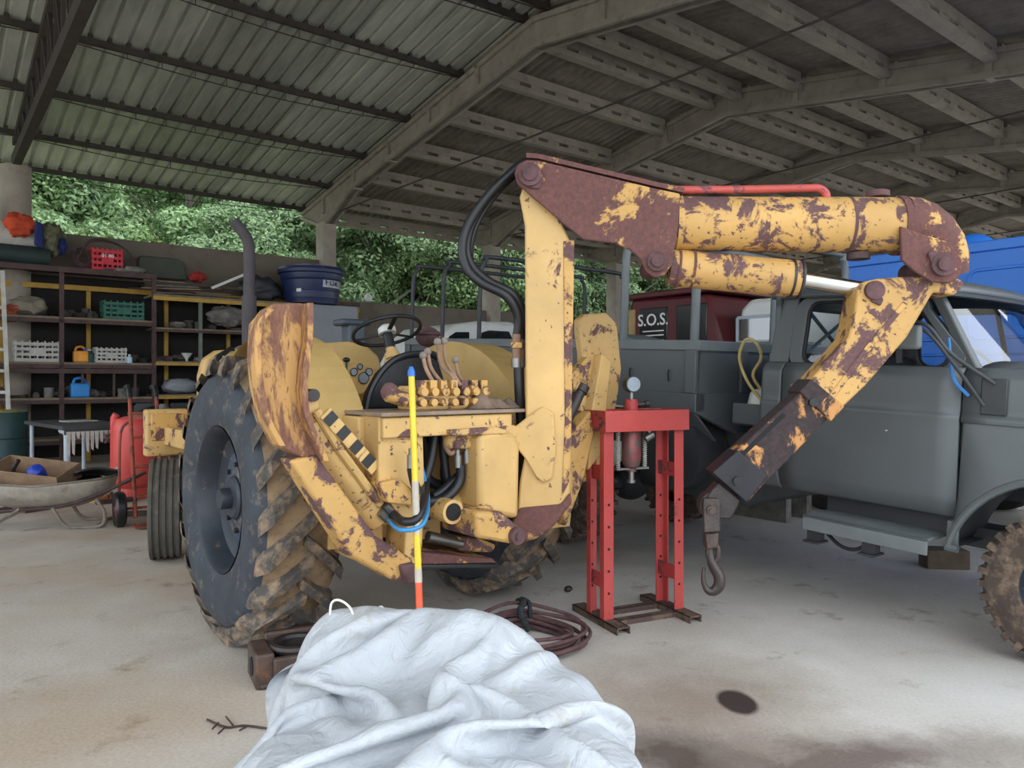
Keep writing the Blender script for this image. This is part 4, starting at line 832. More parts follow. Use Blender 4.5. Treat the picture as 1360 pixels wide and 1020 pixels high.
# small things on the floor
q = gp(755, 786); tag(MB().ell((q.x, q.y, .022), (.03,.025,.022), 10, 6, .15).build('rubber_lump', MT['greasy'], None, W0, smooth=20), 'small dark lump on the floor left of the red press', 'debris')
b = MB(); q = [gp(275, 958), gp(300, 968), gp(325, 966), gp(356, 970)]; b.tube(bez([v+Vector((0,0,.008)) for v in q], 5), .005, 5)
for a, c_ in (((290, 962), (282, 972)), ((310, 966), (300, 955)), ((330, 966), (318, 974)), ((300, 967), (290, 978))): b.tube([gp(*a)+Vector((0,0,.008)), gp(*c_)+Vector((0,0,.012))], .004, 5)
tag(b.build('dry_twig', MT['rustdk'], None, W0), 'thin dry twig on the floor left of the bulk bag', 'twig')
q = gp(1058, 676); tag(MB().tube([(q.x+.05*math.cos(k*2*PI/16), q.y+.09*math.sin(k*2*PI/16), .008) for k in range(16)], .007, 6, closed=True).build('rubber_ring', plain('dull_red_ring', '7a3a34', .7), None, W0), 'small dull red ring on the floor behind the crane hook', 'ring')
a, b2 = gp(1255, 756), gp(1255, 745); wk = MB().bx(-.16, .16, -.09, .09, 0, .15).build('wood_block', MT['woodd'], None, frame(3.47, 6.05, 0, -.12), bev=.008); tag(wk, 'short square timber block on the floor under the grey truck', 'wood block')
# ------------------------------------------------------------------ grey army style truck
tk = thing('grey_truck', TK, 'matt dark grey truck with hooped cargo bed, cab and side step', 'truck')
def K_(px, py, x=0): return loc(TK, px, py, 0, x)
XP = [(.70, .06), (.74, .03), (.80, .004), (.835, .0), (1.0, -.008), (1.25, -.014), (1.275, -.016), (1.295, -.004), (1.42, -.004), (1.50, .0), (1.525, .02), (1.55, .05)]
def side(y0, y1, name, mat=MT['grey'], flip=0, zmin=0, n=10):
    b = MB(); pr_ = [p for p in XP if p[0] >= zmin]
    def fn(u, v):
        k = v*(len(pr_)-1); i = min(int(k), len(pr_)-2); f = k-i; z = pr_[i][0]*(1-f)+pr_[i+1][0]*f; x = pr_[i][1]*(1-f)+pr_[i+1][1]*f
        return (flip-x if flip else x, y0+(y1-y0)*u, z)
    b.grid(n, 28, fn); return b.build(name, mat, tk, None, solid=.02, smooth=50)
WC = 1.92
for fl_ in (0, WC):
    side(.352, 1.462, 'door', flip=fl_); side(1.474, 1.62, 'rear_corner_panel', flip=fl_)
dr = [c for c in tk.children if c.name.startswith('door')][0]
def ux(z): return .05+(z-1.55)*.2
def ring(out, inn, name, mat, th=.05, far=False, dx=0):
    b = MB(); n = len(out); cv = lambda y, z, e: ((WC-ux(z)-dx-e) if far else (ux(z)+dx+e), y, z)
    vs = [cv(y, z, 0) for y, z in out]+[cv(y, z, 0) for y, z in inn]+[cv(y, z, th) for y, z in out]+[cv(y, z, th) for y, z in inn]
    fs = []
    for k in range(n):
        j = (k+1) % n; fs += [(k, j, n+j, n+k), (2*n+k, 3*n+k, 3*n+j, 2*n+j), (n+k, n+j, 3*n+j, 3*n+k), (k, 2*n+k, 2*n+j, j)]
    return b.add(vs, fs).build(name, mat, tk, bev=.006, smooth=40)
def rrect(y0, y1, z0, z1, r, n=5, sl=0, tl=0):
    pts = []
    for cx, cz, a0 in ((y1-r, z1-r, 0), (y0+r+tl, z1-r, PI/2), (y0+r, z0+r, PI), (y1-r, z0+r, 1.5*PI)):
        for i in range(n): a = a0+PI/2*i/(n-1); pts.append((cx+r*math.cos(a), cz+r*math.sin(a)))
    return pts
o_ = rrect(.36, 1.47, 1.52, 2.0, .1, 6, 0, .24); i_ = rrect(.44, 1.38, 1.545, 1.97, .08, 6, 0, .2); i2 = rrect(.47, 1.365, 1.56, 1.955, .07, 6, 0, .19)
for far in (False, True):
    ring(o_, i_, 'window_frame', MT['grey'], .06, far); ring(i_, i2, 'window_seal', MT['seal'], .03, far, .012)
    b = MB(); b.add([((WC-ux(z)-.03) if far else (ux(z)+.03), y, z) for y, z in i2], [tuple(range(len(i2)))]).build('side_window', GLW, tk, smooth=0)
    MB().bar(((WC-ux(1.57)-.03) if far else ux(1.57)+.03, .74, 1.57), ((WC-ux(1.96)-.03) if far else ux(1.96)+.03, .80, 1.96), .02, .03, (0,1,0)).build('vent_divider', MT['greyd'], tk)
for s_ in (1, -1):
    a, b = ((.45, 1.60, 1.60), (1.15, 1.60, 1.95)) if s_ > 0 else ((.5, 1.61, 1.95), (1.1, 1.61, 1.60))
    MB().bar(a, b, .012, .028, (0,1,0)).build('window_strap', plain('blue_grey_strap', '5b6b7a', .7), tk)
# B pillar / back of cab
MB().prism([(.05, 1.47, 1.53), (.05, 1.62, 1.53), (.14, 1.60, 2.02), (.14, 1.45, 2.03)], (.05, 0, 0)).build('rear_pillar', MT['grey'], tk, bev=.01)
MB().prism([(WC-.05, 1.47, 1.53), (WC-.05, 1.62, 1.53), (WC-.14, 1.60, 2.02), (WC-.14, 1.45, 2.03)], (-.05, 0, 0)).build('rear_pillar', MT['grey'], tk, bev=.01)
MB().bx(.06, WC-.06, 1.58, 1.62, .72, 1.62).bx(.1, .34, 1.57, 1.61, 1.6, 2.0).bx(WC-.34, WC-.1, 1.57, 1.61, 1.6, 2.0).bx(.1, WC-.1, 1.57, 1.61, 1.93, 2.02).build('cab_back', MT['grey'], tk, bev=.01)
def roof(u, v):
    x = .10+u*(WC-.2); e = min(u, 1-u); y = .52+v*1.12; ev = min(v, 1-v)
    z = 1.985+.085*(1-(1-min(1, e*5))**2)*(1-(1-min(1, ev*6))**2)+.02
    return (x, y-.07*(1-(2*u-1)**2)*(1-v), z)
MB().grid(24, 20, roof).build('cab_roof', MT['grey'], tk, None, solid=.03, smooth=60)
vz = [(.08+u*(WC-.16), .52-.07*(1-(2*u-1)**2), 1.985) for u in [i/12 for i in range(13)]]; b = MB()
for i in range(12): b.bar(vz[i], vz[i+1], .06, .02)
b.build('roof_visor', MT['greyd'], tk)
# windshield and A pillars
def ws(u, v, off=0):
    x = .07+.1*v+u*(WC-.14-.2*v); bow = .10*(1-(2*u-1)**2)
    return (x, .31-bow+v*(.27), 1.54+v*.455)
MB().grid(16, 8, ws).build('windshield', GL, tk, smooth=60)
for sx in (0, 1):
    a, b = Vector(ws(sx, -.02)), Vector(ws(sx, 1.0)); MB().bar(a, b, .05, .06).build('windshield_pillar', MT['grey'], tk, bev=.01)
pts = [ws(u/12, 0) for u in range(13)]; MB().tube(pts, .02, 8).build('windshield_seal', MT['seal'], tk); 
MB().bx(.1, WC-.1, .33, .6, 1.36, 1.5).build('dash_panel', MT['cabin'], tk, bev=.02)
st = Matrix.Translation((1.42, .72, 1.5)) @ Matrix.Rotation(math.radians(60), 4, 'X'); MB().tube([st @ Vector((.2*math.cos(k*2*PI/28), .2*math.sin(k*2*PI/28), 0)) for k in range(28)], .014, 8, closed=True).build('steering_wheel', MT['black'], tk)
MB().bx(.12, WC-.12, 1.05, 1.52, 1.05, 1.25).bx(.12, WC-.12, 1.40, 1.54, 1.2, 1.62).build('bench_seat', MT['cabin'], tk, bev=.04)
# cowl, hood and fenders
for fl_ in (0, WC):
    side(-.95, .340, 'cowl_panel', zmin=1.25, flip=fl_)
def hood(u, v):
    x = .02+u*(WC-.04); y = .30-v*1.3; e = min(u, 1-u); return (x, y-.06*(1-(2*u-1)**2)*(1-v), 1.53+.06*(1-(1-min(1, e*6))**2)-.03*v)
MB().grid(20, 10, hood).build('hood', MT['grey'], tk, solid=.02, smooth=60)
for far in (0, 1):
    def fen(u, v, far=far):
        # u along arch angle, v from arch edge out to the body line
        a = math.radians(-28+u*236); ca, sa = math.cos(a), math.sin(a); r = .56
        yi, zi = -.19+r*ca, .44+r*sa
        yo = max(-.93, min(.335, -.19+1.0*ca)); zo = max(.70, min(1.27, .44+1.0*sa)); 
        y = yi+(yo-yi)*v; z = max(.69 if v > 0 else .55, zi+(zo-zi)*v); x = -.07*(1-v)**2+.0*v - .012*math.sin(PI*v)
        return (WC-x if far else x, y, z)
    MB().grid(40, 12, fen).build('front_fender', MT['grey'], tk, solid=.02, smooth=60)
    def lip(u): 
        a = math.radians(-28+u*236); return Vector((WC+.07 if far else -.07, -.19+.56*math.cos(a), max(.55, .44+.56*math.sin(a))))
    MB().tube([lip(i/40) for i in range(41)], .022, 8).build('fender_lip', MT['grey'], tk)
    MB().grid(24, 4, lambda u, v: (lambda q: (q.x+(-1 if far else 1)*v*.5, q.y, q.z+.01))(lip(u))).build('wheel_house', MT['greyd'], tk, smooth=60)
def tyre(o, c, r, wd, parent=tk, ax='x', nm='tyre', lugs=0, mat=MT['tyre2'], rim=MT['rim'], s=-1):
    h = wd/2; pf = [(r*.55, -h*.8), (r*.62, -h), (r*.82, -h*1.05), (r*.94, -h*.95), (r, -h*.72), (r, h*.72), (r*.94, h*.95), (r*.82, h*1.05), (r*.62, h), (r*.55, h*.8)]
    t_ = MB().lathe(pf, c, ax, 48, None, False).build(nm, mat, parent, smooth=30)
    MB().lathe([(r*.56, s*h*.82), (r*.52, s*h*.6), (r*.48, 0), (r*.3, s*h*.25), (r*.16, s*h*.3), (r*.14, s*h*.7), (0, s*h*.7)], c, ax, 28, None, False).build('wheel_rim', rim, parent)
    if lugs:
        c = Vector(c); L = MB()
        for sd in (-1, 1):
            L0 = MB().bx(sd*h*.2, sd*h*.98, -.018, .018, -r*1.035, -r*.9); L0.v = [tuple(Vector(v)+c) for v in L0.v]
            o0 = L0.build('tread_block', mat, t_, keep=c)
            for k in range(lugs):
                o = o0 if k == 0 else o0.copy()
                if k: COL.objects.link(o); o.parent = t_
                o.rotation_euler = (2*PI*(k+(.5 if sd > 0 else 0))/lugs, 0, 0)
    return t_
DT = plain('dusty_truck_tyre', '4a3f38', .9, 0, .3, 7, .4, '8a7460', .4)
tyre(tk, (.1, -.19, .41), .40, .22, lugs=34, mat=DT); tyre(tk, (WC-.1, -.19, .41), .40, .22, mat=DT, s=1)
for x in (.16, WC-.16): tyre(tk, (x, 3.7, .30), .44, .34, lugs=28, mat=DT, s=-1 if x < 1 else 1)
MB().cyl((.2, 3.7, .34), (WC-.2, 3.7, .34), .09).ell((WC/2, 3.7, .34), (.22,.2,.2)).build('rear_axle', MT['greyd'], tk); MB().cyl((.2, -.19, .41), (WC-.2, -.19, .41), .06).build('front_axle', MT['greyd'], tk)
for x in (.52, WC-.52): MB().bx(x-.05, x+.05, -.9, 6.2, .78, 1.0).build('chassis_rail', MT['greyd'], tk)
MB().cyl((.1, 2.5, .82), (.75, 2.5, .82), .3, n=28).build('fuel_drum', MT['greyd'], tk); MB().bx(.3, 1.4, 1.9, 3.0, .45, .8).build('gearbox', MT['greyd'], tk, bev=.04)
# side step
MB().bx(-.14, .16, .44, 1.2, .565, .585).bx(-.14, -.12, .44, 1.2, .49, .585).build('side_step', MT['greyl'], tk, bev=.004)
MB().bx(.16, .18, .4, 1.2, .58, .72).build('step_riser', MT['greyd'], tk)
for y in (1.16, .80): MB().bx(-.08, .0, y-.04, y+.04, .41, .57).bx(-.11, .03, y-.05, y+.05, .40, .415).build('step_bracket', MT['greyd'], tk, bev=.004)
MB().tube(bez([(-.03, 1.12, .5), (-.05, 1.0, .42), (-.05, .9, .41), (-.03, .82, .46)]), .012, 8).build('air_hose', MT['black'], tk)
MB().bx(.3, .5, -.4, .5, .5, .62).build('leaf_spring', MT['greyd'], tk)
# door furniture
MB().cyl((-.01, 1.36, 1.40), (-.06, 1.36, 1.40), .018, n=12).bar((-.05, 1.37, 1.40), (-.05, 1.18, 1.395), .02, .025).build('door_handle', MT['steel'], dr, bev=.004)
MB().cyl((-.018, .75, 1.17), (-.022, .75, 1.17), .01, n=10).build('white_spot', MT['white'], dr)
# mirror
mb = K_(1322, 525, -.02); MB().bx(-.03, -.015, mb.y-.06, mb.y+.07, mb.z-.11, mb.z+.09).build('mirror_base', MT['greyd'], tk, bev=.01)
mt_ = K_(1224, 432, -.16)
for dz, r in ((.06, .0105), (-.06, .0105)): MB().tube(bez([(-.03, mb.y+(.05 if dz < 0 else 0), mb.z+dz), (-.1, mb.y+.2, mb.z+dz*.3+.2), (-.16, mt_.y-.03, mt_.z-.02+dz*.3), (-.17, mt_.y+.1, mt_.z+.02)]), r, 8).build('mirror_arm', MT['greyd'], tk)
q0, q1 = K_(1190, 432, -.17), K_(1224, 464, -.17); MB().bx(-.20, -.15, q1.y, q0.y, q1.z, q0.z).build('mirror_head', MT['greyl'], tk, bev=.02)
MB().tube(bez([(-.05, mt_.y-.1, 1.72), (-.06, mb.y+.2, 1.5), (-.05, mb.y+.12, 1.4)]), .01, 6).build('blue_cord', plain('blue_cord', '2f6fb0', .6), tk)
# cargo bed
Y0, Y1, X0, X1 = 2.16, 6.42, -.03, 2.2
MB().bx(X0, X1, Y0, Y1, 1.2, 1.28).build('bed_floor', MT['greyd'], tk)
MB().bx(X0, X0+.03, Y0, Y1, 1.28, 1.66).build('bed_side', MT['grey'], tk); MB().bx(X1-.03, X1, Y0, Y1, 1.28, 1.66).build('bed_side', MT['grey'], tk)
MB().bx(X0, X1, Y0, Y0+.03, 1.28, 1.66).build('bed_front', MT['grey'], tk); MB().bx(X0, X1, Y1-.03, Y1, 1.28, 1.66).build('tailgate', MT['grey'], tk)
for x in (X0, X1-.05): MB().bx(x-.02, x+.07, Y0-.03, Y1+.03, 1.62, 1.70).build('bed_rail', MT['greyl'], tk, bev=.008); MB().bx(x-.03, x+.08, Y0-.02, Y1, 1.16, 1.3).build('bed_sill', MT['grey'], tk, bev=.008)
for y in (Y0, Y1-.05): MB().bx(X0, X1, y-.02, y+.05, 1.62, 1.70).build('end_rail', MT['greyl'], tk, bev=.008)
for i in range(6): y = Y0+.04+i*(Y1-Y0-.1)/5; MB().bx(X0-.035, X0, y-.05, y+.05, 1.3, 1.63).build('bed_rib', MT['grey'], tk, bev=.006)
for i in range(1, 4): x = X0+i*(X1-X0)/4; MB().bx(x-.04, x+.04, Y0-.03, Y0, 1.3, 1.63).build('bed_rib', MT['grey'], tk, bev=.006)
for i in range(5):
    for o2 in (.22, .62): y = Y0+.04+i*(Y1-Y0-.1)/5+o2; MB().tube([(X0-.012, y, 1.47), (X0-.02, y, 1.44), (X0-.012, y, 1.38)], .006, 5).build('tie_hook', MT['dark'], tk)
MB().prism([(X0-.03, Y0-.02, 1.16), (X0-.03, Y0-.02, 1.3), (X0+1.0, Y0-.02, 1.3), (X0+1.0, Y0-.02, .95), (X0+.55, Y0-.02, .95)], (0, .06, 0)).prism([(X0-.02, Y0, 1.16), (X0+.3, Y0+.04, .92), (X0+.3, Y0+.3, .92), (X0-.02, Y0+.5, 1.16)], (.03, 0, 0)).build('corner_bracket', MT['grey'], tk, bev=.008)
for t_ in (2.22, 2.95, 5.0, 5.7, 6.36):
    pts = bez([(X0+.03, t_, 1.6), (X0+.03, t_, 2.2), (X0+.04, t_, 2.42), (X0+.10, t_, 2.52), (X0+.24, t_, 2.56), (X1-.24, t_, 2.56), (X1-.10, t_, 2.52), (X1-.04, t_, 2.42), (X1-.03, t_, 2.2), (X1-.03, t_, 1.6)], 6)
    b = MB().tube(pts, .034 if t_ < 3 else .024, 10); b.build('tarp_hoop', MT['greyl' if t_ < 3 else 'greyd'], tk)
MB().prism([(X0+.3, 3.6, 1.68), (X0+.3, 3.3, 1.76), (X0+.3, 3.05, 1.71), (X0+.3, 2.3, 1.68)], (.4, 0, 0)).build('load_sheet', MT['greyl'], tk, bev=.01)
# jerrican on the bracket with hose
a = K_(985, 535, .5); jr = thing('plastic_jerrican', TK @ Matrix.Translation((.42, 1.86, 1.12)) @ Matrix.Rotation(.35, 4, 'Y'), 'cloudy white plastic jerrican on the bracket behind the cab', 'jerrican')
MB().bx(-.16, .2, -.1, .1, 0, .2).build('jerrican_body', MT['jugw'], jr, bev=.05); MB().cyl((-.1, 0, .2), (-.1, 0, .23), .03).build('jerrican_cap', MT['whited'], jr)
MB().bx(.2, .75, 1.72, 2.0, 1.08, 1.1).bx(.2, .22, 1.72, 2.0, 1.08, 1.24).build('jerrican_tray', MT['grey'], tk, bev=.006)
hs_ = MB().tube(bez([K_(1012, 533, .3), K_(992, 505, .28), K_(982, 475, .25), (loc(TK, 990, 452, 0, .22)), K_(1004, 455, .25), K_(1011, 475, .3), K_(1000, 498, .33), K_(1012, 520, .38)]), .012, 8).build('fuel_hose', MT['hosey'], None, TK); tag(hs_, 'looped pale yellow hose hanging behind the truck cab', 'hose')
# ------------------------------------------------------------------ shelving along the back wall
def I_(px, py, t=6.6): return loc(SH, px, py, 1, t)
sh = thing('steel_shelving', SH @ Matrix.Translation((-4, 7, 0)), 'long brown and mustard steel shelving crammed with parts', 'shelving')
def SB(x0, x1, y0, y1, z0, z1, nm, mat): return MB().bx(x0, x1, y0, y1, z0, z1).build(nm, mat, sh, SH, smooth=0)
for s in (-8.2, -6.6, -5.27, -3.78): SB(s-.035, s+.035, 6.58, 6.65, 0, 3.43, 'shelf_post', MT['shelfbr'])
for s in (-2.95, -.95, .36): SB(s-.03, s+.03, 6.58, 6.64, 0, 3.1, 'shelf_post', MT['shelfg'] if s == -2.95 else MT['shelfy'])
for s in (-8.2, -6.1, -4.75, -3.4, -2.2, -.3): SB(s-.035, s+.035, 7.28, 7.34, 0, 3.2, 'rear_post', MT['shelfy'])
SB(-8.2, -3.74, 6.56, 6.64, 3.38, 3.47, 'shelf_beam', MT['shelfbr']); SB(-8.2, .4, 7.22, 7.28, 3.15, 3.24, 'shelf_beam', MT['shelfy']); SB(-3.8, .4, 6.56, 6.62, 3.0, 3.07, 'shelf_beam', MT['shelfy']); SB(-.95, .4, 6.54, 6.6, 3.12, 3.2, 'shelf_beam', MT['shelfbr'])
SB(-8.2, -3.74, 6.58, 7.35, 3.44, 3.48, 'shelf_board', MT['shelfbr']); SB(-3.8, .4, 6.56, 7.35, 3.07, 3.11, 'shelf_board', MT['shelfw'])
for z in (2.57, 1.78, 1.16, .45):
    SB(-8.2, -3.8, 6.6, 7.33, z, z+.035, 'shelf_board', MT['shelfw']); SB(-8.2, -3.8, 6.58, 6.62, z-.07, z, 'shelf_beam', MT['shelfbr'])
    z2 = {2.57: 2.46, 1.78: 1.83, 1.16: 1.2, .45: .45}[z]
    SB(-3.76, .36, 6.6, 7.33, z2, z2+.03, 'shelf_board', MT['shelfw']); SB(-3.76, .36, 6.57, 6.6, z2-.05, z2, 'shelf_beam', MT['shelfy'] if z2 < 2 else MT['shelfbr'])
for s0, s1, z1 in ((-8.2, -3.78, 3.4), (-3.78, .38, 3.08)): SB(s0, s1, 7.35, 7.37, .1, z1, 'shade_backing', plain('painted_shelf_shade', '1d1a18', .9, 0, .3, 4, .1))  # added dark sheets paint in the deep shade inside the shelves
SB(-8.2, -3.8, 6.56, 6.6, 1.62, 1.7, 'shelf_beam', MT['shelfbr'])
for s in (-4.95, -4.45, -4.1): SB(s-.02, s+.02, 6.6, 6.63, 1.2, 1.64, 'stub_post', MT['shelfbr'])
def put(name, b, mat, label, cat, M=None, group=None, **k): return tag(b.build(name, mat, None, SH if M is None else M, **k), label, cat, group)
# crates
def crate(name, s, t, z, w, d, h, mat, label, yaw=0):
    c = thing(name, SH @ Matrix.Translation((s, t, z)) @ Matrix.Rotation(yaw, 4, 'Z'), label, 'crate')
    MB().bx(-w/2, w/2, -d/2, d/2, 0, .02).build('crate_base', mat, c)
    for sx in (-1, 1):
        for sy in (-1, 1): MB().bx(sx*w/2-.03*(sx > 0), sx*w/2+.03*(sx < 0), sy*d/2-.03*(sy > 0), sy*d/2+.03*(sy < 0), 0, h).build('corner_post', mat, c)
    for sy in (-1, 1):
        b = MB(); y = sy*d/2
        for k in range(4): z0 = h*(.04+.25*k); b.bx(-w/2, w/2, y-.009, y+.009, z0, z0+h*.13)
        for k in range(1, 6): x = -w/2+w*k/6; b.bx(x-.012, x+.012, y-.012, y+.012, 0, h)
        b.bx(-w*.17, w*.17, y-.01, y+.01, h*.35, h*.62); b.build('long_side', mat, c)
    for sx in (-1, 1):
        b = MB(); x = sx*w/2
        for k in range(4): z0 = h*(.04+.25*k); b.bx(x-.009, x+.009, -d/2, d/2, z0, z0+h*.13)
        for k in range(1, 4): y = -d/2+d*k/4; b.bx(x-.012, x+.012, y-.012, y+.012, 0, h)
        b.build('short_side', mat, c)
    return c
a = I_(48, 480, 6.85); crate('plastic_crate', a.x, 6.85, 1.815, .66, .4, .36, MT['crate'], 'white plastic crate on the middle shelf at the far left')
a = I_(146, 480, 6.85); crate('plastic_crate', a.x, 6.88, 1.815, .5, .34, .28, MT['crate'], 'small white plastic crate heaped with scrap on the middle shelf')
a = I_(162, 420, 6.85); crate('plastic_crate', a.x, 6.85, 2.605, .66, .4, .34, MT['crategreen'], 'green plastic crate on the second shelf with rags on top')
cr = crate('plastic_crate', I_(141, 352, 6.9).x, 6.95, 3.48, .50, .36, .42, MT['cratered'], 'red plastic bottle crate on top of the shelving'); text('01 80', .09, Matrix.Translation((0, -.2, .28)) @ Matrix.Rotation(PI/2, 4, 'X'), MT['letw'], cr)
# top of the shelving
a = I_(-20, 340, 6.8); b_ = I_(66, 342, 6.8); put('rolled_mat', MB().tube([(a.x-.6, 6.85, 3.66), (b_.x, 6.85, 3.64)], .175, 20), plain('dark_green_roll', '22302f', .7, 0, .2, 5, .1), 'thick dark green roll lying on top of the shelving', 'roll')
wp = [(-7.2, 3.83), (-5.45, 3.83), (-5.62, 4.12), (-5.95, 4.12), (-6.25, 4.38), (-6.35, 4.62), (-7.2, 4.7)]
put('white_body_panel', MB().prism([(s, 7.0, z) for s, z in wp], (0, .18, 0)), MT['whited'], 'dirty white vehicle body panel on top of the shelving', 'panel', bev=.03)
def sack(name, px, py, t, r, mat, label, cat, seed, bump_=.35): 
    q = I_(px, py, t); return put(name, MB().ell((q.x, t, q.z), r, 28, 18, bump_, seed), mat, label, cat, smooth=70)
sack('orange_tarp', 26, 299, 6.92, (.22, .13, .2), MT['orange'], 'bunched orange and brown tarp hanging over the white panel', 'tarp', 1)
sack('mottled_bag', 68, 318, 6.85, (.2, .18, .28), MT['camo'], 'mottled camouflage bag on top of the shelving', 'bag', 2)
q = I_(50, 312, 6.75); put('navy_cloth', MB().prism([(q.x-.06, 6.62, 3.82), (q.x+.09, 6.62, 3.76), (q.x+.07, 6.66, 4.2), (q.x-.04, 6.66, 4.25)], (0, .1, 0)), MT['navy'], 'navy blue cloth strip left of the mottled bag', 'cloth', bev=.03)
sack('navy_bundle', 82, 327, 6.8, (.08, .1, .16), MT['navy'], 'navy blue bundle right of the mottled bag', 'bundle', 5)
q = I_(141, 352, 6.9)
wc = MB(); rd = random.Random(9)
for k in range(9):
    sx = -.38+rd.uniform(-.06, .05); R_ = rd.uniform(.13, .2); wc.tube([(q.x+sx+R_*.7*math.cos(a), 6.82+.08*math.sin(a*1)+rd.uniform(-.01, .01), 3.7+R_*math.sin(a)) for a in [2*PI*i/20 for i in range(20)]], .014, 5, closed=True)
for k in range(3): wc.tube(bez([(q.x-.45, 6.75, 3.72), (q.x-.3, 6.74, 3.96+.02*k), (q.x, 6.72+.02*k, 4.0+.02*k), (q.x+.3, 6.76, 3.9), (q.x+.5, 6.8, 3.6), (q.x+.62, 6.7, 3.5)]), .014, 5)
put('cable_bundle', wc, MT['rustdk'], 'tangle of dark cables draped over the red crate', 'cable')
a, c_ = I_(184, 362, 7.1), I_(247, 340, 7.1)
put('seat_cushion', MB().prism([(a.x, 7.12, 3.48), (a.x+.02, 7.2, 3.85), (a.x+.08, 7.22, 3.9), (c_.x-.1, 7.22, 3.9), (c_.x-.03, 7.2, 3.84), (c_.x+.05, 7.12, 3.48)], (0, .12, 0)), MT['olive'], 'olive seat cushion standing against the back wall', 'cushion', bev=.03)
sack('red_cap', 262, 368, 6.9, (.16, .14, .1), plain('red_cloth', '9a2f28', .9, 0, .25, 6, .2), 'red cloth lump on top of the shelving beside the olive cushion', 'cloth', 8)
rd = random.Random(12)
for k in range(16):
    s0 = rd.uniform(-3.6, -1.6); L = rd.uniform(.5, 1.3); z = 3.13+.03*(k % 8)+rd.uniform(0, .02); a = rd.uniform(-.12, .12); sl = rd.uniform(-.02, .05)
    M = SH @ Matrix.Translation((s0, rd.uniform(6.68, 7.1), z)) @ Matrix.Rotation(a, 4, 'Z') @ Matrix.Rotation(-sl, 4, 'Y')
    put('scrap_bar', MB().bx(-L/2, L/2, -.02, .02, 0, .022) if k % 2 else MB().tube([(-L/2, 0, .015), (L/2, 0, .015)], .016, 7), MT[['junk', 'junk2', 'rustdk', 'wood'][k % 4]], 'long scrap bar in the heap on top of the right shelves', 'scrap bar', M, 'scrap bars on the shelving')
q = I_(303, 368, 6.9); put('white_batten', MB().bar((q.x-.35, 6.8, 3.32), (q.x+.45, 6.9, 3.72), .03, .05), MT['white'], 'slanting white batten on the scrap heap on the shelves', 'batten')
q = I_(345, 380, 6.95); put('dark_sack', MB().ell((q.x, 6.95, 3.38), (.42, .25, .27), 28, 18, .3, 4), MT['greyd'], 'dark lumpy sack left of the blue water tank', 'sack', smooth=70)
# blue water tank
q = I_(407, 396, 6.95); wt = thing('water_tank', SH @ Matrix.Translation((q.x, 6.68, 3.12)) @ Matrix.Diagonal((.94,.94,1,1)), 'dark blue plastic water tank with white lid edge on the shelving', 'water tank')
MB().lathe([(.0, 0), (.56, 0), (.60, .22), (.615, .235), (.62, .25), (.65, .46), (.67, .475), (.68, .5), (.69, .6), (.74, .62), (.745, .68), (.71, .70), (.66, .68), (.6, .1), (0, .08)], n=56).build('tank_body', MT['tankblue'], wt)
MB().lathe([(.73, .70), (.75, .685), (.72, .74), (.5, .78), (.2, .80), (0, .80)], n=56).build('tank_lid', plain('dark_blue_lid', '2a3763', .45, 0, .15, 3, .03, 'b9bcc4', .3), wt)
for a0, bd, sz, zz in ((-.62, 'FORT', .17, .40),):
    for i, chx in enumerate(bd):
        a = a0 - .9 + .21*i - .0; a = -PI/2+AL*0+.12+.215*i; R_ = .652
        text(chx, sz, Matrix.Translation((R_*math.cos(a), R_*math.sin(a), zz)) @ Matrix.Rotation(a+PI/2, 4, 'Z') @ Matrix.Rotation(PI/2-.1, 4, 'X'), MT['letd'], wt)
b = MB()
for i in range(12):
    a = -PI/2-.02+i*.08; b.add([(r_*math.cos(x_), r_*math.sin(x_), z_) for x_, z_, r_ in ((a, .31, .632), (a+.08, .31, .632), (a+.08, .5, .652+.003), (a, .5, .652+.003))], [(0,1,2,3)])
b.build('name_band', plain('pale_print', 'b9bcc0', .5), wt, smooth=60)
b = MB()
for i in range(3):
    a = -PI/2-.95+i*.06; b.add([(.622*math.cos(x_), .622*math.sin(x_), z_) for x_, z_ in ((a, .2), (a+.06, .2), (a+.06, .29), (a, .29))], [(0,1,2,3)])
b.build('paper_label', MT['white'], wt)
a, c_ = I_(398, 475, 6.5), I_(474, 408, 6.5)
put('sheet_metal', MB().bx(a.x, c_.x, 6.48, 6.53, 1.25, 3.1), MT['panel'], 'large plain grey-blue sheet panel leaning on the shelving end', 'panel', bev=.004)
q = loc(SH, 490, 397, 1, 7.45); put('ball', MB().ell((q.x, 7.49, q.z+.02), (.1, .08, .1)), MT['white'], 'small white ball on top of the low back wall', 'ball')
# shelf contents
def bottle(name, px, zb, t, r, h, mat, label, cat='bottle', handle=False):
    q = I_(px, 400, t); o = thing(name, SH @ Matrix.Translation((q.x, t, zb)), label, cat)
    if handle:
        MB().bx(-r, r, -r*.6, r*.6, 0, h*.75).build('jug_body', mat, o, bev=.03); MB().tube(bez([(-r*.7, 0, h*.72), (-r*.5, 0, h*.95), (r*.2, 0, h), (r*.7, 0, h*.75)]), r*.16, 8).build('jug_handle', mat, o); MB().cyl((r*.6, 0, h*.74), (r*.6, 0, h*.9), r*.25).build('jug_cap', MT['blue'], o)
    else:
        MB().lathe([(r, 0), (r, h*.65), (r*.45, h*.8), (r*.4, h*.9)], n=16).build('bottle_body', mat, o); MB().cyl((0, 0, h*.9), (0, 0, h), r*.45, n=12).build('bottle_cap', MT['white'], o)
    return o
bottle('plastic_jug', 106, 1.195, 6.68, .15, .34, MT['bluej'], 'bright blue plastic jug on the lower shelf', 'jug', True)
bottle('oil_jug', 107, 1.815, 6.75, .12, .28, plain('orange_jug', 'd8902f', .5), 'orange oil jug on the middle shelf beside the post', 'jug', True)
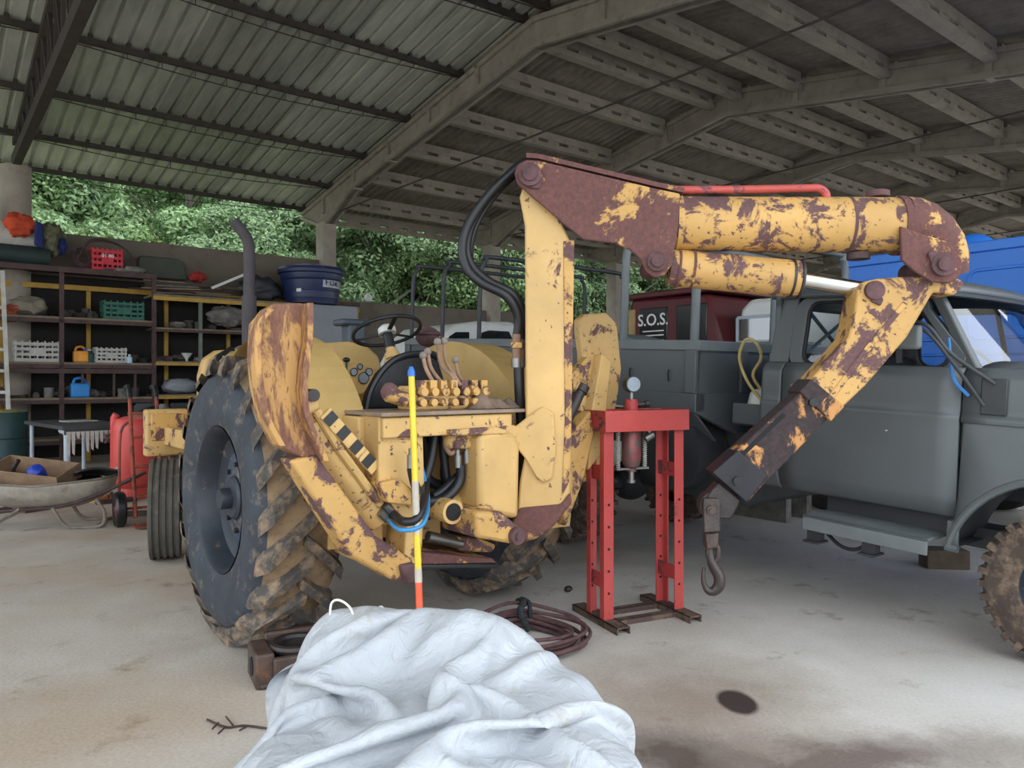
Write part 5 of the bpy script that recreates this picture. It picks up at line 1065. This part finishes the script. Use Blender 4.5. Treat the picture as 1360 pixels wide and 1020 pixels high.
bottle('small_bottle', 172, 1.815, 6.68, .05, .16, plain('pale_blue_plastic', 'a9c4da', .4), 'tiny pale blue bottle on the middle shelf', 'bottle')
bottle('teal_can', 118, 1.815, 6.85, .1, .24, plain('teal_can', '2f5e62', .5), 'dark teal can behind the orange oil jug', 'can')
sack('burlap_sack', 38, 410, 6.9, (.28, .2, .2), MT['cloth'], 'tan cloth sack on the second shelf at the far left', 'sack', 11)
sack('rag_heap', 14, 416, 6.85, (.18, .16, .14), plain('orange_rag', '9a4a34', .9, 0, .3, 8, .3), 'orange rag heap at the left end of the second shelf', 'rag', 12)
sack('clear_bag', 300, 420, 6.95, (.34, .2, .2), MT['junk2'], 'grey plastic sack on the upper right shelf', 'sack', 13)
sack('white_bag', 318, 444, 6.5, (.0, .0, .0), MT['white'], 'x', 'bag', 13) if False else None
q = I_(330, 450, 6.7); put('fertiliser_bag', MB().ell((q.x, 6.75, 2.0), (.3, .2, .2), 24, 14, .25, 6), MT['whited'], 'pale grey filled bag on the right shelf behind the exhaust', 'bag', smooth=70)
q = I_(248, 468, 6.8); put('white_funnel', MB().lathe([(.11, .16), (.1, .15), (.03, .05), (.02, 0)], (q.x, 6.8, 1.865), 'z', 18), MT['white'], 'small white funnel on the right middle shelf', 'funnel')
rd = random.Random(31); kinds = {}
def junk(s, t, z, i):
    k = rd.choice(['pipe', 'coil', 'block', 'can', 'gear', 'elbow', 'lump', 'strip'])
    M = SH @ Matrix.Translation((s, t, z)) @ Matrix.Rotation(rd.uniform(0, 6.28), 4, 'Z'); b = MB(); m = MT[rd.choice(['junk', 'junk', 'junk2', 'rustdk', 'greasy', 'greyd'])]
    if k == 'pipe': r = rd.uniform(.02, .05); L = rd.uniform(.2, .5); b.lathe([(r, -L/2), (r, L/2), (r*.8, L/2), (r*.8, -L/2)], (0, 0, r), 'x', 12)
    elif k == 'coil':
        R_ = rd.uniform(.09, .17)
        for q in range(4): b.tube([(R_*math.cos(2*PI*j/20), R_*math.sin(2*PI*j/20), .015+.025*q) for j in range(20)], .014, 6, closed=True)
    elif k == 'block': w_, d_, h_ = rd.uniform(.08, .2), rd.uniform(.08, .16), rd.uniform(.06, .18); b.bx(-w_/2, w_/2, -d_/2, d_/2, 0, h_).bx(-w_/3, w_/3, -d_/3, d_/3, h_, h_+.03)
    elif k == 'can': r = rd.uniform(.05, .09); h_ = rd.uniform(.1, .22); b.lathe([(r, 0), (r, h_), (r*1.04, h_), (r*1.04, h_+.01), (r*.9, h_+.01), (r*.9, h_-.01), (0, h_-.01)], n=18)
    elif k == 'gear':
        r = rd.uniform(.07, .14); b.lathe([(r*.4, 0), (r, 0), (r, .05), (r*.4, .05), (r*.4, .0)], n=24, cap=False)
        for q in range(14): a = 2*PI*q/14; b.box((r*1.04*math.cos(a), r*1.04*math.sin(a), .025), (.03, .03, .05))
    elif k == 'elbow': r = rd.uniform(.03, .06); b.tube([(.2*math.cos(a), .2*math.sin(a), r) for a in [PI*j/14 for j in range(12)]], r, 10)
    elif k == 'lump': b.ell((0, 0, .07), (rd.uniform(.1, .2), rd.uniform(.08, .14), .075), 16, 10, .3, i)
    else: L = rd.uniform(.25, .5); b.bx(-L/2, L/2, -.03, .03, 0, .012).bx(-L/2, L/2, -.03, -.02, 0, .05)
    nm = dict(pipe='pipe_offcut', coil='hose_coil', block='machine_block', can='metal_can', gear='cog', elbow='pipe_bend', lump='parts_bag', strip='angle_offcut')[k]
    lb = dict(pipe='short pipe offcut among the dark shelf clutter', coil='small hose coil among the dark shelf clutter', block='small machine block among the dark shelf clutter', can='open metal can among the dark shelf clutter', gear='toothed gear wheel among the dark shelf clutter', elbow='curved pipe bend among the dark shelf clutter', lump='lumpy parts bag among the dark shelf clutter', strip='steel angle offcut among the dark shelf clutter')[k]
    tag(b.build(nm, m, None, M, smooth=35), lb, nm.split('_')[-1], 'shelf '+nm.replace('_', ' ')+'s')
i = 0
for z, s0, s1, n in ((2.605, -5.2, -4.55, 6), (2.605, -5.9, -5.3, 3), (1.815, -4.95, -4.6, 2), (1.815, -4.1, -3.85, 2), (1.195, -6.2, -4.0, 13), (2.49, -3.5, -1.2, 14), (1.86, -3.6, -2.2, 11), (1.23, -3.6, -1.4, 9), (3.48, -4.6, -3.9, 5)):
    for k in range(n):
        i += 1; junk(s0+(s1-s0)*(k+.5)/n+rd.uniform(-.05, .05), rd.uniform(6.8, 7.1), z, i)
# ladder, drum
ld = thing('wooden_ladder', SH @ Matrix.Translation((-6.3, 6.2, 0)), 'whitewashed ladder leaning on the left end of the shelving', 'ladder')
a0, a1 = loc(SH, 3, 360, 1, 6.45), loc(SH, 11, 545, 1, 6.1); a1 = a0+(a1-a0)*(a0.z/(a0.z-a1.z)); 
for dx in (0, -.42): MB().bar(a0+Vector((dx, 0, 0)), a1+Vector((dx, 0, 0)), .06, .09).build('ladder_rail', MT['whited'], ld, SH)
for k in range(9): q = a1+(a0-a1)*(.08+.105*k); MB().bar(q, q+Vector((-.42, 0, 0)), .04, .05).build('ladder_rung', MT['whited'], ld, SH)
dm = thing('oil_drum', frame(-7.95, 11.85, 0, 0), 'dark green steel oil drum at the left edge', 'drum')
MB().lathe([(.0, 0), (.285, 0), (.29, .01), (.285, .28), (.30, .29), (.285, .30), (.285, .58), (.30, .59), (.285, .60), (.285, .98), (.292, 1.0), (.275, 1.0), (.27, .94), (0, .94)], n=36).build('drum_body', MT['drum'], dm)
MB().ell((0, 0, .95), (.2, .18, .09), 18, 10, .3, 3).build('drum_rubbish', plain('yellowish_rubbish', '8a7f4a', .9, 0, .3, 9, .3), dm)
# work table with slate top
tf = frame(-6.1, 10.55, 0, AL+.12); tbq = thing('work_table', tf, 'old dark-topped work table on pale bent tube legs', 'table')
MB().bx(-.42, .42, -.95, 1.0, .86, .91).build('table_top', MT['slate'], tbq, bev=.01); MB().bx(-.4, .4, -.96, -.94, .80, .87).build('table_apron', MT['greyd'], tbq)
MB().tube(bez([(-.34, -.85, .0), (-.34, -.85, .7), (-.34, -.80, .82), (-.34, -.6, .84)]), .04, 10).build('leg', MT['lgrey'], tbq)
MB().tube(bez([(.36, -.9, .0), (.36, -.9, .68), (.38, -.84, .8), (.36, -.4, .83)]), .04, 10).build('leg', MT['lgrey'], tbq)
for x in (-.34, .34): MB().tube([(x, .9, 0), (x, .9, .86)], .026, 10).build('leg', MT['lgrey'], tbq)
rd = random.Random(2)
fr_ = MB()
for k in range(14):
    x = -.38+k*.055; L = rd.uniform(.08, .32) if k < 8 else rd.uniform(.02, .1); fr_.prism([(x, -.97, .84), (x+.05, -.97, .84), (x+.04, -.97, .84-L), (x+.015, -.97, .84-L*.9)], (0, .008, 0))
put('torn_cloth', fr_, MT['whited'], 'torn white cloth fringe hanging from the work table edge', 'cloth', tf)
put('paper_sheet', MB().prism([(-.1, .0, .912), (.3, .1, .912), (.25, .5, .912), (-.12, .4, .912)], (0, 0, .012)), MT['whited'], 'pale dusty sheet lying on the work table', 'paper', tf)
# second bench cluttered with small things, behind the hand truck
bf = frame(-5.55+.57*.785, 12.4+.57*.62, 0, AL); bn = thing('clutter_bench', bf, 'low bench piled with tools between the shelving and hand truck', 'bench')
MB().bx(-1.2, .8, -.4, .4, .93, .98).build('bench_top', MT['shelfw'], bn)
for x in (-1.1, .7):
    for y in (-.33, .33): MB().bx(x-.04, x+.04, y-.04, y+.04, 0, .93).build('leg', MT['shelfbr'], bn)
rd = random.Random(77)
for k in range(11):
    s_ = -1.05+k*.12; z = .98; M = bf @ Matrix.Translation((s_, rd.uniform(-.28, .05), z)) @ Matrix.Rotation(rd.uniform(-.6, .6), 4, 'Z')
    kd = k % 4
    if kd == 0: o = MB().bx(-.14, .14, -.1, .1, 0, .12).bx(-.11, .11, -.07, .07, .12, .15); nm, lb, m = 'motor_part', 'dark motor part on the cluttered bench', 'greyd'
    elif kd == 1: o = MB().tube(bez([(-.2, 0, .03), (-.05, .1, .05), (.1, -.05, .12), (.22, .05, .04)]), .018, 7).tube(bez([(-.2, .1, .03), (0, 0, .1), (.2, .1, .03)]), .014, 7); nm, lb, m = 'bent_hose', 'bent hose piece on the cluttered bench', 'black'
    elif kd == 2: o = MB().lathe([(.06, 0), (.1, .03), (.1, .07), (.05, .14), (.0, .14)], n=18); nm, lb, m = 'pulley', 'grey pulley on the cluttered bench', 'junk2'
    else: o = MB().bx(-.2, .2, -.08, .08, 0, .03).bx(-.2, -.16, -.08, .08, .03, .09); nm, lb, m = 'bracket', 'rusty bracket on the cluttered bench', 'rust'
    put(nm, o, MT[m], lb, nm.split('_')[-1], M, 'bench '+nm.replace('_', ' ')+'s', smooth=35)
put('white_packet', MB().bx(-.28, .3, -.12, .12, 0, .1), MT['white'], 'white packet stack on the cluttered bench beside the blue bin', 'packet', bf @ Matrix.Translation((.05, -.2, .98)) @ Matrix.Rotation(.2, 4, 'Z'), bev=.03)
put('blue_packet', MB().bx(-.12, .12, -.1, .1, 0, .09), MT['bluej'], 'small blue packet on the cluttered bench', 'packet', bf @ Matrix.Translation((.05, -.25, 1.09)), bev=.02)
bi = thing('blue_bin', bf @ Matrix.Translation((.5, -.1, .98)), 'blue open plastic bin with wooden rim behind the rear tyre', 'bin')
MB().bx(-.22, .22, -.2, .2, 0, .02).bx(-.22, -.2, -.2, .2, 0, .3).bx(.2, .22, -.2, .2, 0, .3).bx(-.22, .22, -.2, -.18, 0, .3).bx(-.22, .22, .18, .2, 0, .3).build('bin_body', MT['blue'], bi, bev=.01)
for p, q in (((-.25, -.22, .31), (.25, -.22, .31)), ((-.25, .22, .36), (.25, .22, .36)), ((-.25, -.22, .31), (-.25, .22, .36)), ((.25, -.22, .31), (.25, .22, .36))): MB().bar(p, q, .03, .03).build('rim_slat', MT['wood'], bi)
put('rolled_bag', MB().ell((0, 0, .16), (.34, .24, .15), 26, 14, .15, 3), MT['panel'], 'grey rolled bag resting on the right lower shelf', 'bag', SH @ Matrix.Translation((I_(240, 510, 6.75).x, 6.8, 1.23)), smooth=70)
# ------------------------------------------------------------------ red tank
q = Vector((-4.83, 9.6, 0)); rt = thing('gas_tank', frame(q.x, q.y, 0, 0), 'upright red steel gas tank behind the hand truck', 'tank')
MB().lathe([(.0, .13), (.18, .14), (.24, .2), (.25, .28), (.25, .86), (.24, .95), (.2, 1.01), (.1, 1.04), (0, 1.05)], n=36).build('tank_body', MT['redtank'], rt); MB().lathe([(.17, 0), (.17, .16), (.16, .16), (.16, 0)], n=28).build('tank_foot', MT['redtank'], rt)
MB().tube([(-.27, .05, .35), (-.27, .05, 1.02), (-.24, .05, 1.06)], .045, 12).build('side_pipe', MT['redtank'], rt); MB().tube(bez([(-.3, .0, .82), (-.36, 0, .8), (-.33, 0, .75), (-.36, 0, .7)]), .012, 6).build('drain_tap', MT['rust'], rt)
# hand truck
hf = frame(-3.8, 7.85, 0, math.radians(35)); ht = thing('hand_truck', hf, 'rusty orange hand truck with two black wheels', 'hand truck')
for x in (-.26, .26):
    MB().lathe([(.1, -.04), (.16, -.05), (.18, -.03), (.18, .03), (.16, .05), (.1, .04)], (x, .0, .18), 'x', 30, None, False).build('wheel', MT['blk'], ht); MB().lathe([(.1, -.035), (.05, -.02), (.03, -.05), (0, -.05)], (x, 0, .18), 'x', 20, None, False).lathe([(.1, .035), (.05, .02), (.03, .05), (0, .05)], (x, 0, .18), 'x', 20, None, False).build('wheel_hub', MT['rred'], ht)
MB().cyl((-.26, 0, .18), (.26, 0, .18), .014).build('axle', MT['rred'], ht)
for x in (-.13, .13):
    MB().tube(bez([(x, -.12, .1), (x, .06, .62), (x, .2, 1.1), (x, .28, 1.34), (x, .4, 1.42)]), .02, 10).build('rail', MT['rred'], ht); MB().tube(bez([(x, .27, 1.31), (x, .32, 1.40), (x, .42, 1.43), (x, .54, 1.42)]), .027, 10).build('grip', MT['black'], ht)
    MB().tube(bez([(x*2.0, .0, .18), (x*1.9, .12, .5), (x*1.8, .18, .85), (x*1.6, .2, 1.0), (x, .2, 1.08)]), .014, 8).build('wheel_guard', MT['rred'], ht)
for z, y in ((.3, -.05), (.6, .05), (.9, .14), (1.15, .21)): MB().tube([(-.13, y, z), (.13, y, z)], .015, 8).build('cross_bar', MT['rred'], ht)
MB().bx(-.16, .16, -.32, -.1, .02, .032).build('toe_plate', MT['rred'], ht)
# ------------------------------------------------------------------ wheelbarrow with things in it
wf = frame(-4.75, 7.75, 0, math.radians(12)); wb_ = thing('wheelbarrow', wf, 'pale metal wheelbarrow resting on its skids', 'wheelbarrow')
def tray(u, v, off=0):
    a = 2*PI*u; ex = .52+.12*v; ey = .27+.13*v; p_ = 2.6
    cx = math.copysign(abs(math.cos(a))**(2/p_), math.cos(a)); cy = math.copysign(abs(math.sin(a))**(2/p_), math.sin(a)); k = min(1, v*1.6)
    return (cx*ex*(.35+.65*k**.55)-.02, cy*ey*(.3+.7*k**.55), .2+.26*v**1.3+(.05*abs(cx) if v > .5 else 0)*(v-.5)*2)
MB().grid(44, 12, tray, True).build('tray', MT['wbar'], wb_, solid=.008, smooth=60)
MB().tube([Vector(tray(i/44, 1)) for i in range(44)], .012, 7, closed=True).build('tray_rim', MT['wbfr'], wb_)
for y in (-.24, .24):
    MB().tube(bez([(-.62, y*.4, .15), (-.3, y*.8, .2), (.2, y, .24), (.6, y*1.1, .38), (.84, y*1.15, .5)]), .018, 8).build('handle', MT['rustdk'], wb_)
    MB().tube(bez([(.1, y, .22), (.22, y, .04), (.36, y, .018), (.55, y, .03), (.58, y, .16), (.5, y, .3)]), .018, 8).build('leg', MT['wbfr'], wb_)
    MB().tube([(-.6, y*.4, .17), (-.72, y*.35, .05), (-.55, y*.5, .02), (-.2, y*.9, .22)], .015, 7).build('front_brace', MT['wbfr'], wb_)
MB().tube([(.5, -.24, .02), (.5, .24, .02)], .016, 8).build('skid_bar', MT['wbfr'], wb_)
xf = wf @ Matrix.Translation((-.14, .0, .44)) @ Matrix.Rotation(-.3, 4, 'Z') @ Matrix.Rotation(.1, 4, 'Y') @ Matrix.Rotation(.32, 4, 'X')
xb = thing('wooden_box', xf, 'open wooden tool box sitting in the wheelbarrow', 'box')
for nm, a in (('box_bottom', (-.38, .38, -.17, .17, 0, .015)), ('box_side', (-.38, .38, -.18, -.165, 0, .2)), ('box_side', (-.38, .38, .165, .18, 0, .2)), ('box_end', (-.39, -.375, -.18, .18, 0, .2)), ('box_end', (.375, .39, -.18, .18, 0, .2))): MB().bx(*a).build(nm, MT['wood'], xb, bev=.003)
put('blue_cup', MB().lathe([(.0, 0), (.07, 0), (.085, .08), (.075, .14), (.04, .17), (0, .175)], n=20), MT['blue'], 'round bright blue plastic cup in the wooden box', 'cup', xf @ Matrix.Translation((.05, .02, .06)) @ Matrix.Rotation(.5, 4, 'X'))
put('bent_iron', MB().tube(bez([(0, 0, .02), (-.02, 0, .15), (.03, 0, .24), (.06, 0, .28)]), .022, 8), MT['greasy'], 'bent iron bar sticking out of the wooden box', 'bar', xf @ Matrix.Translation((-.12, -.1, .02)))
def man(u, v): return (-.2+.4*u, -.15+.3*v, .03*math.sin(u*PI*1.2)+.02*v)
mo = thing('paper_manual', wf @ Matrix.Translation((.42, .0, .52)) @ Matrix.Rotation(.5, 4, 'Z') @ Matrix.Rotation(-.35, 4, 'X'), 'dark covered manual lying open on the wheelbarrow', 'book')
MB().grid(12, 6, man).build('cover', plain('black_cover', '2e2f33', .5, 0, .3, 7, .1, '8a8880', .2), mo, solid=.02, smooth=60); MB().bx(.17, .21, -.15, .15, -.005, .03).build('page_edge', MT['whited'], mo)
put('black_pouch', MB().ell((0, 0, .08), (.28, .16, .07), 24, 12, .2, 9), MT['blk'], 'black pouch under the manual in the wheelbarrow', 'pouch', wf @ Matrix.Translation((.2, .08, .36)) @ Matrix.Rotation(.3, 4, 'Z'), smooth=70)
for k, (px, py, L, m) in enumerate(((175, 690, .5, 'woodd'), (140, 672, .45, 'rustdk'), (50, 680, .7, 'woodd'), (120, 668, .5, 'yel2'))):
    q = gp(px, py); put('scrap_plank', MB().bx(-L/2, L/2, -.05, .05, 0, .05), MT[m], ['brown plank under the hand truck wheels', 'rusty flat bar behind the wheelbarrow legs', 'dark plank under the wheelbarrow tray', 'yellow painted bar behind the wheelbarrow'][k], 'plank', frame(q.x, q.y+.25, 0, .2+k*.5))
# ------------------------------------------------------------------ vehicles at the back
bf_ = TK @ Matrix.Translation((3.35, 0, 0)); bf_ = frame(2.7+3.35*.785, 4+3.35*.62, 0, AL)
bt_ = thing('blue_truck', bf_, 'blue box-bodied truck parked behind the grey truck', 'truck')
MB().bx(0, 2.2, -2.6, 2.75, .95, 2.78).build('box_body', MT['bluebox'], bt_, bev=.04)
for y0, y1 in ((-2.5, -1.0), (-.85, .35), (.5, 1.5), (1.65, 2.6)):
    for z0, z1 in ((1.1, 1.75), (1.9, 2.55)):
        pts = rrect(y0, y1, z0, z1, .09, 5); b = MB().tube([(-.002, y, z) for y, z in pts], .016, 6, closed=True); b.build('pressed_panel', MT['bluebox'], bt_)
MB().bx(-.03, .05, -2.62, 2.78, 2.72, 2.82).build('roof_rail', MT['bluebox'], bt_, bev=.01)
ell_ = MB().ell((.2, 1.55, 2.78), (.18, .22, .16), 20, 10).build('roof_dome', MT['bluebox'], bt_)
MB().bx(.2, 2.0, -2.6, 2.7, .7, .95).build('truck_chassis', MT['greyd'], bt_)
for y in (-1.8, 1.9): tyre(None, (.2, y, .48), .48, .3, bt_); tyre(None, (2.0, y, .48), .48, .3, bt_, s=1)
# white van seen through the cab windows
vf = frame(2.7+3.6*.785, 4+3.6*.62, 0, AL); vn = thing('white_van', vf, 'white van seen through the windows of the grey truck cab', 'van')
vp = [(2.82, .5), (2.82, 2.35), (2.95, 2.5), (4.1, 2.52), (4.25, 2.4), (4.3, .5)]
MB().prism([(0, y, z) for y, z in vp], (1.7, 0, 0)).build('van_body', MT['white'], vn, bev=.06)
for y in (3.15, 3.95): tyre(None, (.14, y, .36), .36, .24, vn); tyre(None, (1.56, y, .36), .36, .24, vn, s=1)
MB().bx(-.01, .01, 3.75, 4.15, 1.35, 1.85).build('van_window', GLD, vn)
# maroon truck cab with S.O.S. lettering
mf = frame(2.7+3.4*.785, 4+3.4*.62, 0, AL); mr_ = thing('maroon_truck', mf, 'dark maroon truck cab with S.O.S. lettering on its window', 'truck')
YA, YB = 4.35, 5.95
MB().prism([(0, YA, .6), (0, YA, 1.9), (0, YA+.25, 2.62), (0, YB-.05, 2.66), (0, YB, 2.55), (0, YB, .6)], (2.0, 0, 0)).build('cab_body', MT['maroon'], mr_, bev=.05)
MB().bx(-.06, 2.06, YA+.15, YB+.1, 2.64, 2.72).build('roof_lip', MT['maroon'], mr_, bev=.02)
w1 = MB().bx(-.012, .01, 5.25, 5.75, 1.85, 2.5).build('rear_window', plain('black_window', '101214', .2), mr_, bev=.02); MB().bx(-.012, .01, 4.6, 5.1, 1.85, 2.5).build('front_window', plain('black_window_plain', '101214', .2), mr_, bev=.02)
TXM = lambda z: Matrix.Translation((-.016, 5.5, z)) @ Matrix.Rotation(-PI/2, 4, 'Z') @ Matrix.Rotation(PI/2, 4, 'X')
text('S.O.S.', .23, TXM(2.33), MT['letw'], mr_)
for z_, tx in ((2.18, 0), (2.12, 0), (2.05, 0), (1.98, 0)): MB().bx(-.016, -.012, 5.31, 5.69, z_-.008, z_+.008).build('lettering_line', MT['letw'], mr_)
MB().bx(-.02, .0, YB-.12, YB, .7, 2.5).build('tan_side_strip', MT['tan'], mr_)
MB().bx(.2, 1.2, 4.8, 5.3, 2.72, 2.98).build('roof_box', MT['tan'], mr_, bev=.01)
for y in (4.7, 5.6): tyre(None, (.2, y, .45), .45, .28, mr_); tyre(None, (1.8, y, .45), .45, .28, mr_, s=1)
MB().bx(.1, 1.9, 4.4, 6.0, .45, .65).build('truck_chassis', MT['greyd'], mr_)
# dark hood with boards and a loose window in front
df = frame(2.7+2.45*.785, 4+2.45*.62, 0, AL)
put('board_stack', MB().bx(0, .7, 2.9, 3.75, 1.8, 1.83).bx(0.02, .7, 2.92, 3.77, 1.84, 1.87).bx(0, .68, 2.88, 3.75, 1.88, 1.91).bx(.1, .2, 2.95, 3.65, 0, 1.8).bx(.5, .6, 2.95, 3.65, 0, 1.8), MT['junk2'], 'stack of grey boards on trestles behind the grey truck cab', 'boards', df)
wl = thing('loose_window', df @ Matrix.Translation((.3, 3.32, 1.91)), 'loose framed window pane standing on the board stack', 'window pane')
for p, q in (((0, -.36, .02), (0, .36, .02)), ((0, -.36, .3), (0, .36, .3)), ((0, -.36, .02), (0, -.36, .3)), ((0, .36, .02), (0, .36, .3))): MB().bar(p, q, .03, .035).build('frame_bar', MT['lgrey'], wl)
MB().bx(-.004, .004, -.35, .35, .03, .29).build('pane', GLD, wl)
# white pickup with a caged bed near the back wall
qf = frame(-1.15, 11.6, 0, AL) @ Matrix.Diagonal((1,1,1.04,1)); wp_ = thing('white_pickup', qf, 'white pickup with caged bed near the low back wall', 'pickup')
pp = [(-.9, .5), (-.95, 1.05), (-.3, 1.3), (-.1, 1.72), (.12, 2.1), (.35, 2.28), (.8, 2.36), (1.5, 2.38), (1.62, 2.3), (1.65, .5)]
MB().prism([(x, 0, z) for x, z in pp], (0, 1.7, 0)).build('cab_body', MT['white'], wp_, bev=.07)
MB().prism([(x, -.008, z) for x, z in [(.0, 1.75), (.22, 2.1), (.34, 2.17), (.6, 2.18), (.6, 1.75)]], (0, .02, 0)).build('side_window', GLD if False else plain('tinted_pane', '1c2328', .15), wp_, bev=.02)
MB().prism([(x, -.008, z) for x, z in [(.78, 1.75), (.84, 2.18), (.98, 2.22), (1.4, 2.22), (1.48, 2.1), (1.48, 1.75)]], (0, .02, 0)).build('side_window', plain('tinted_pane_b', '1c2328', .15), wp_, bev=.02)
MB().bx(1.7, 3.6, 0, 1.7, .6, 1.3).build('bed_box', MT['white'], wp_, bev=.02)
for k in range(14): MB().cyl((1.72+k*.14, .02, 1.3), (1.72+k*.14, .02, 2.5), .014, n=6).build('cage_bar', MT['greyl'], wp_)
MB().tube([(1.7, .02, 2.5), (3.6, .02, 2.5)], .02, 8).build('cage_rail', MT['greyd'], wp_)
for x in (-.45, 2.6): tyre(None, Vector((x, .13, .36)), .36, .22, wp_, 'y'); tyre(None, Vector((x, 1.57, .36)), .36, .22, wp_, 'y', s=1)
# drop helper properties
for o in bpy.data.objects:
    for k in ('_F', '_C'):
        if k in o: del o[k]
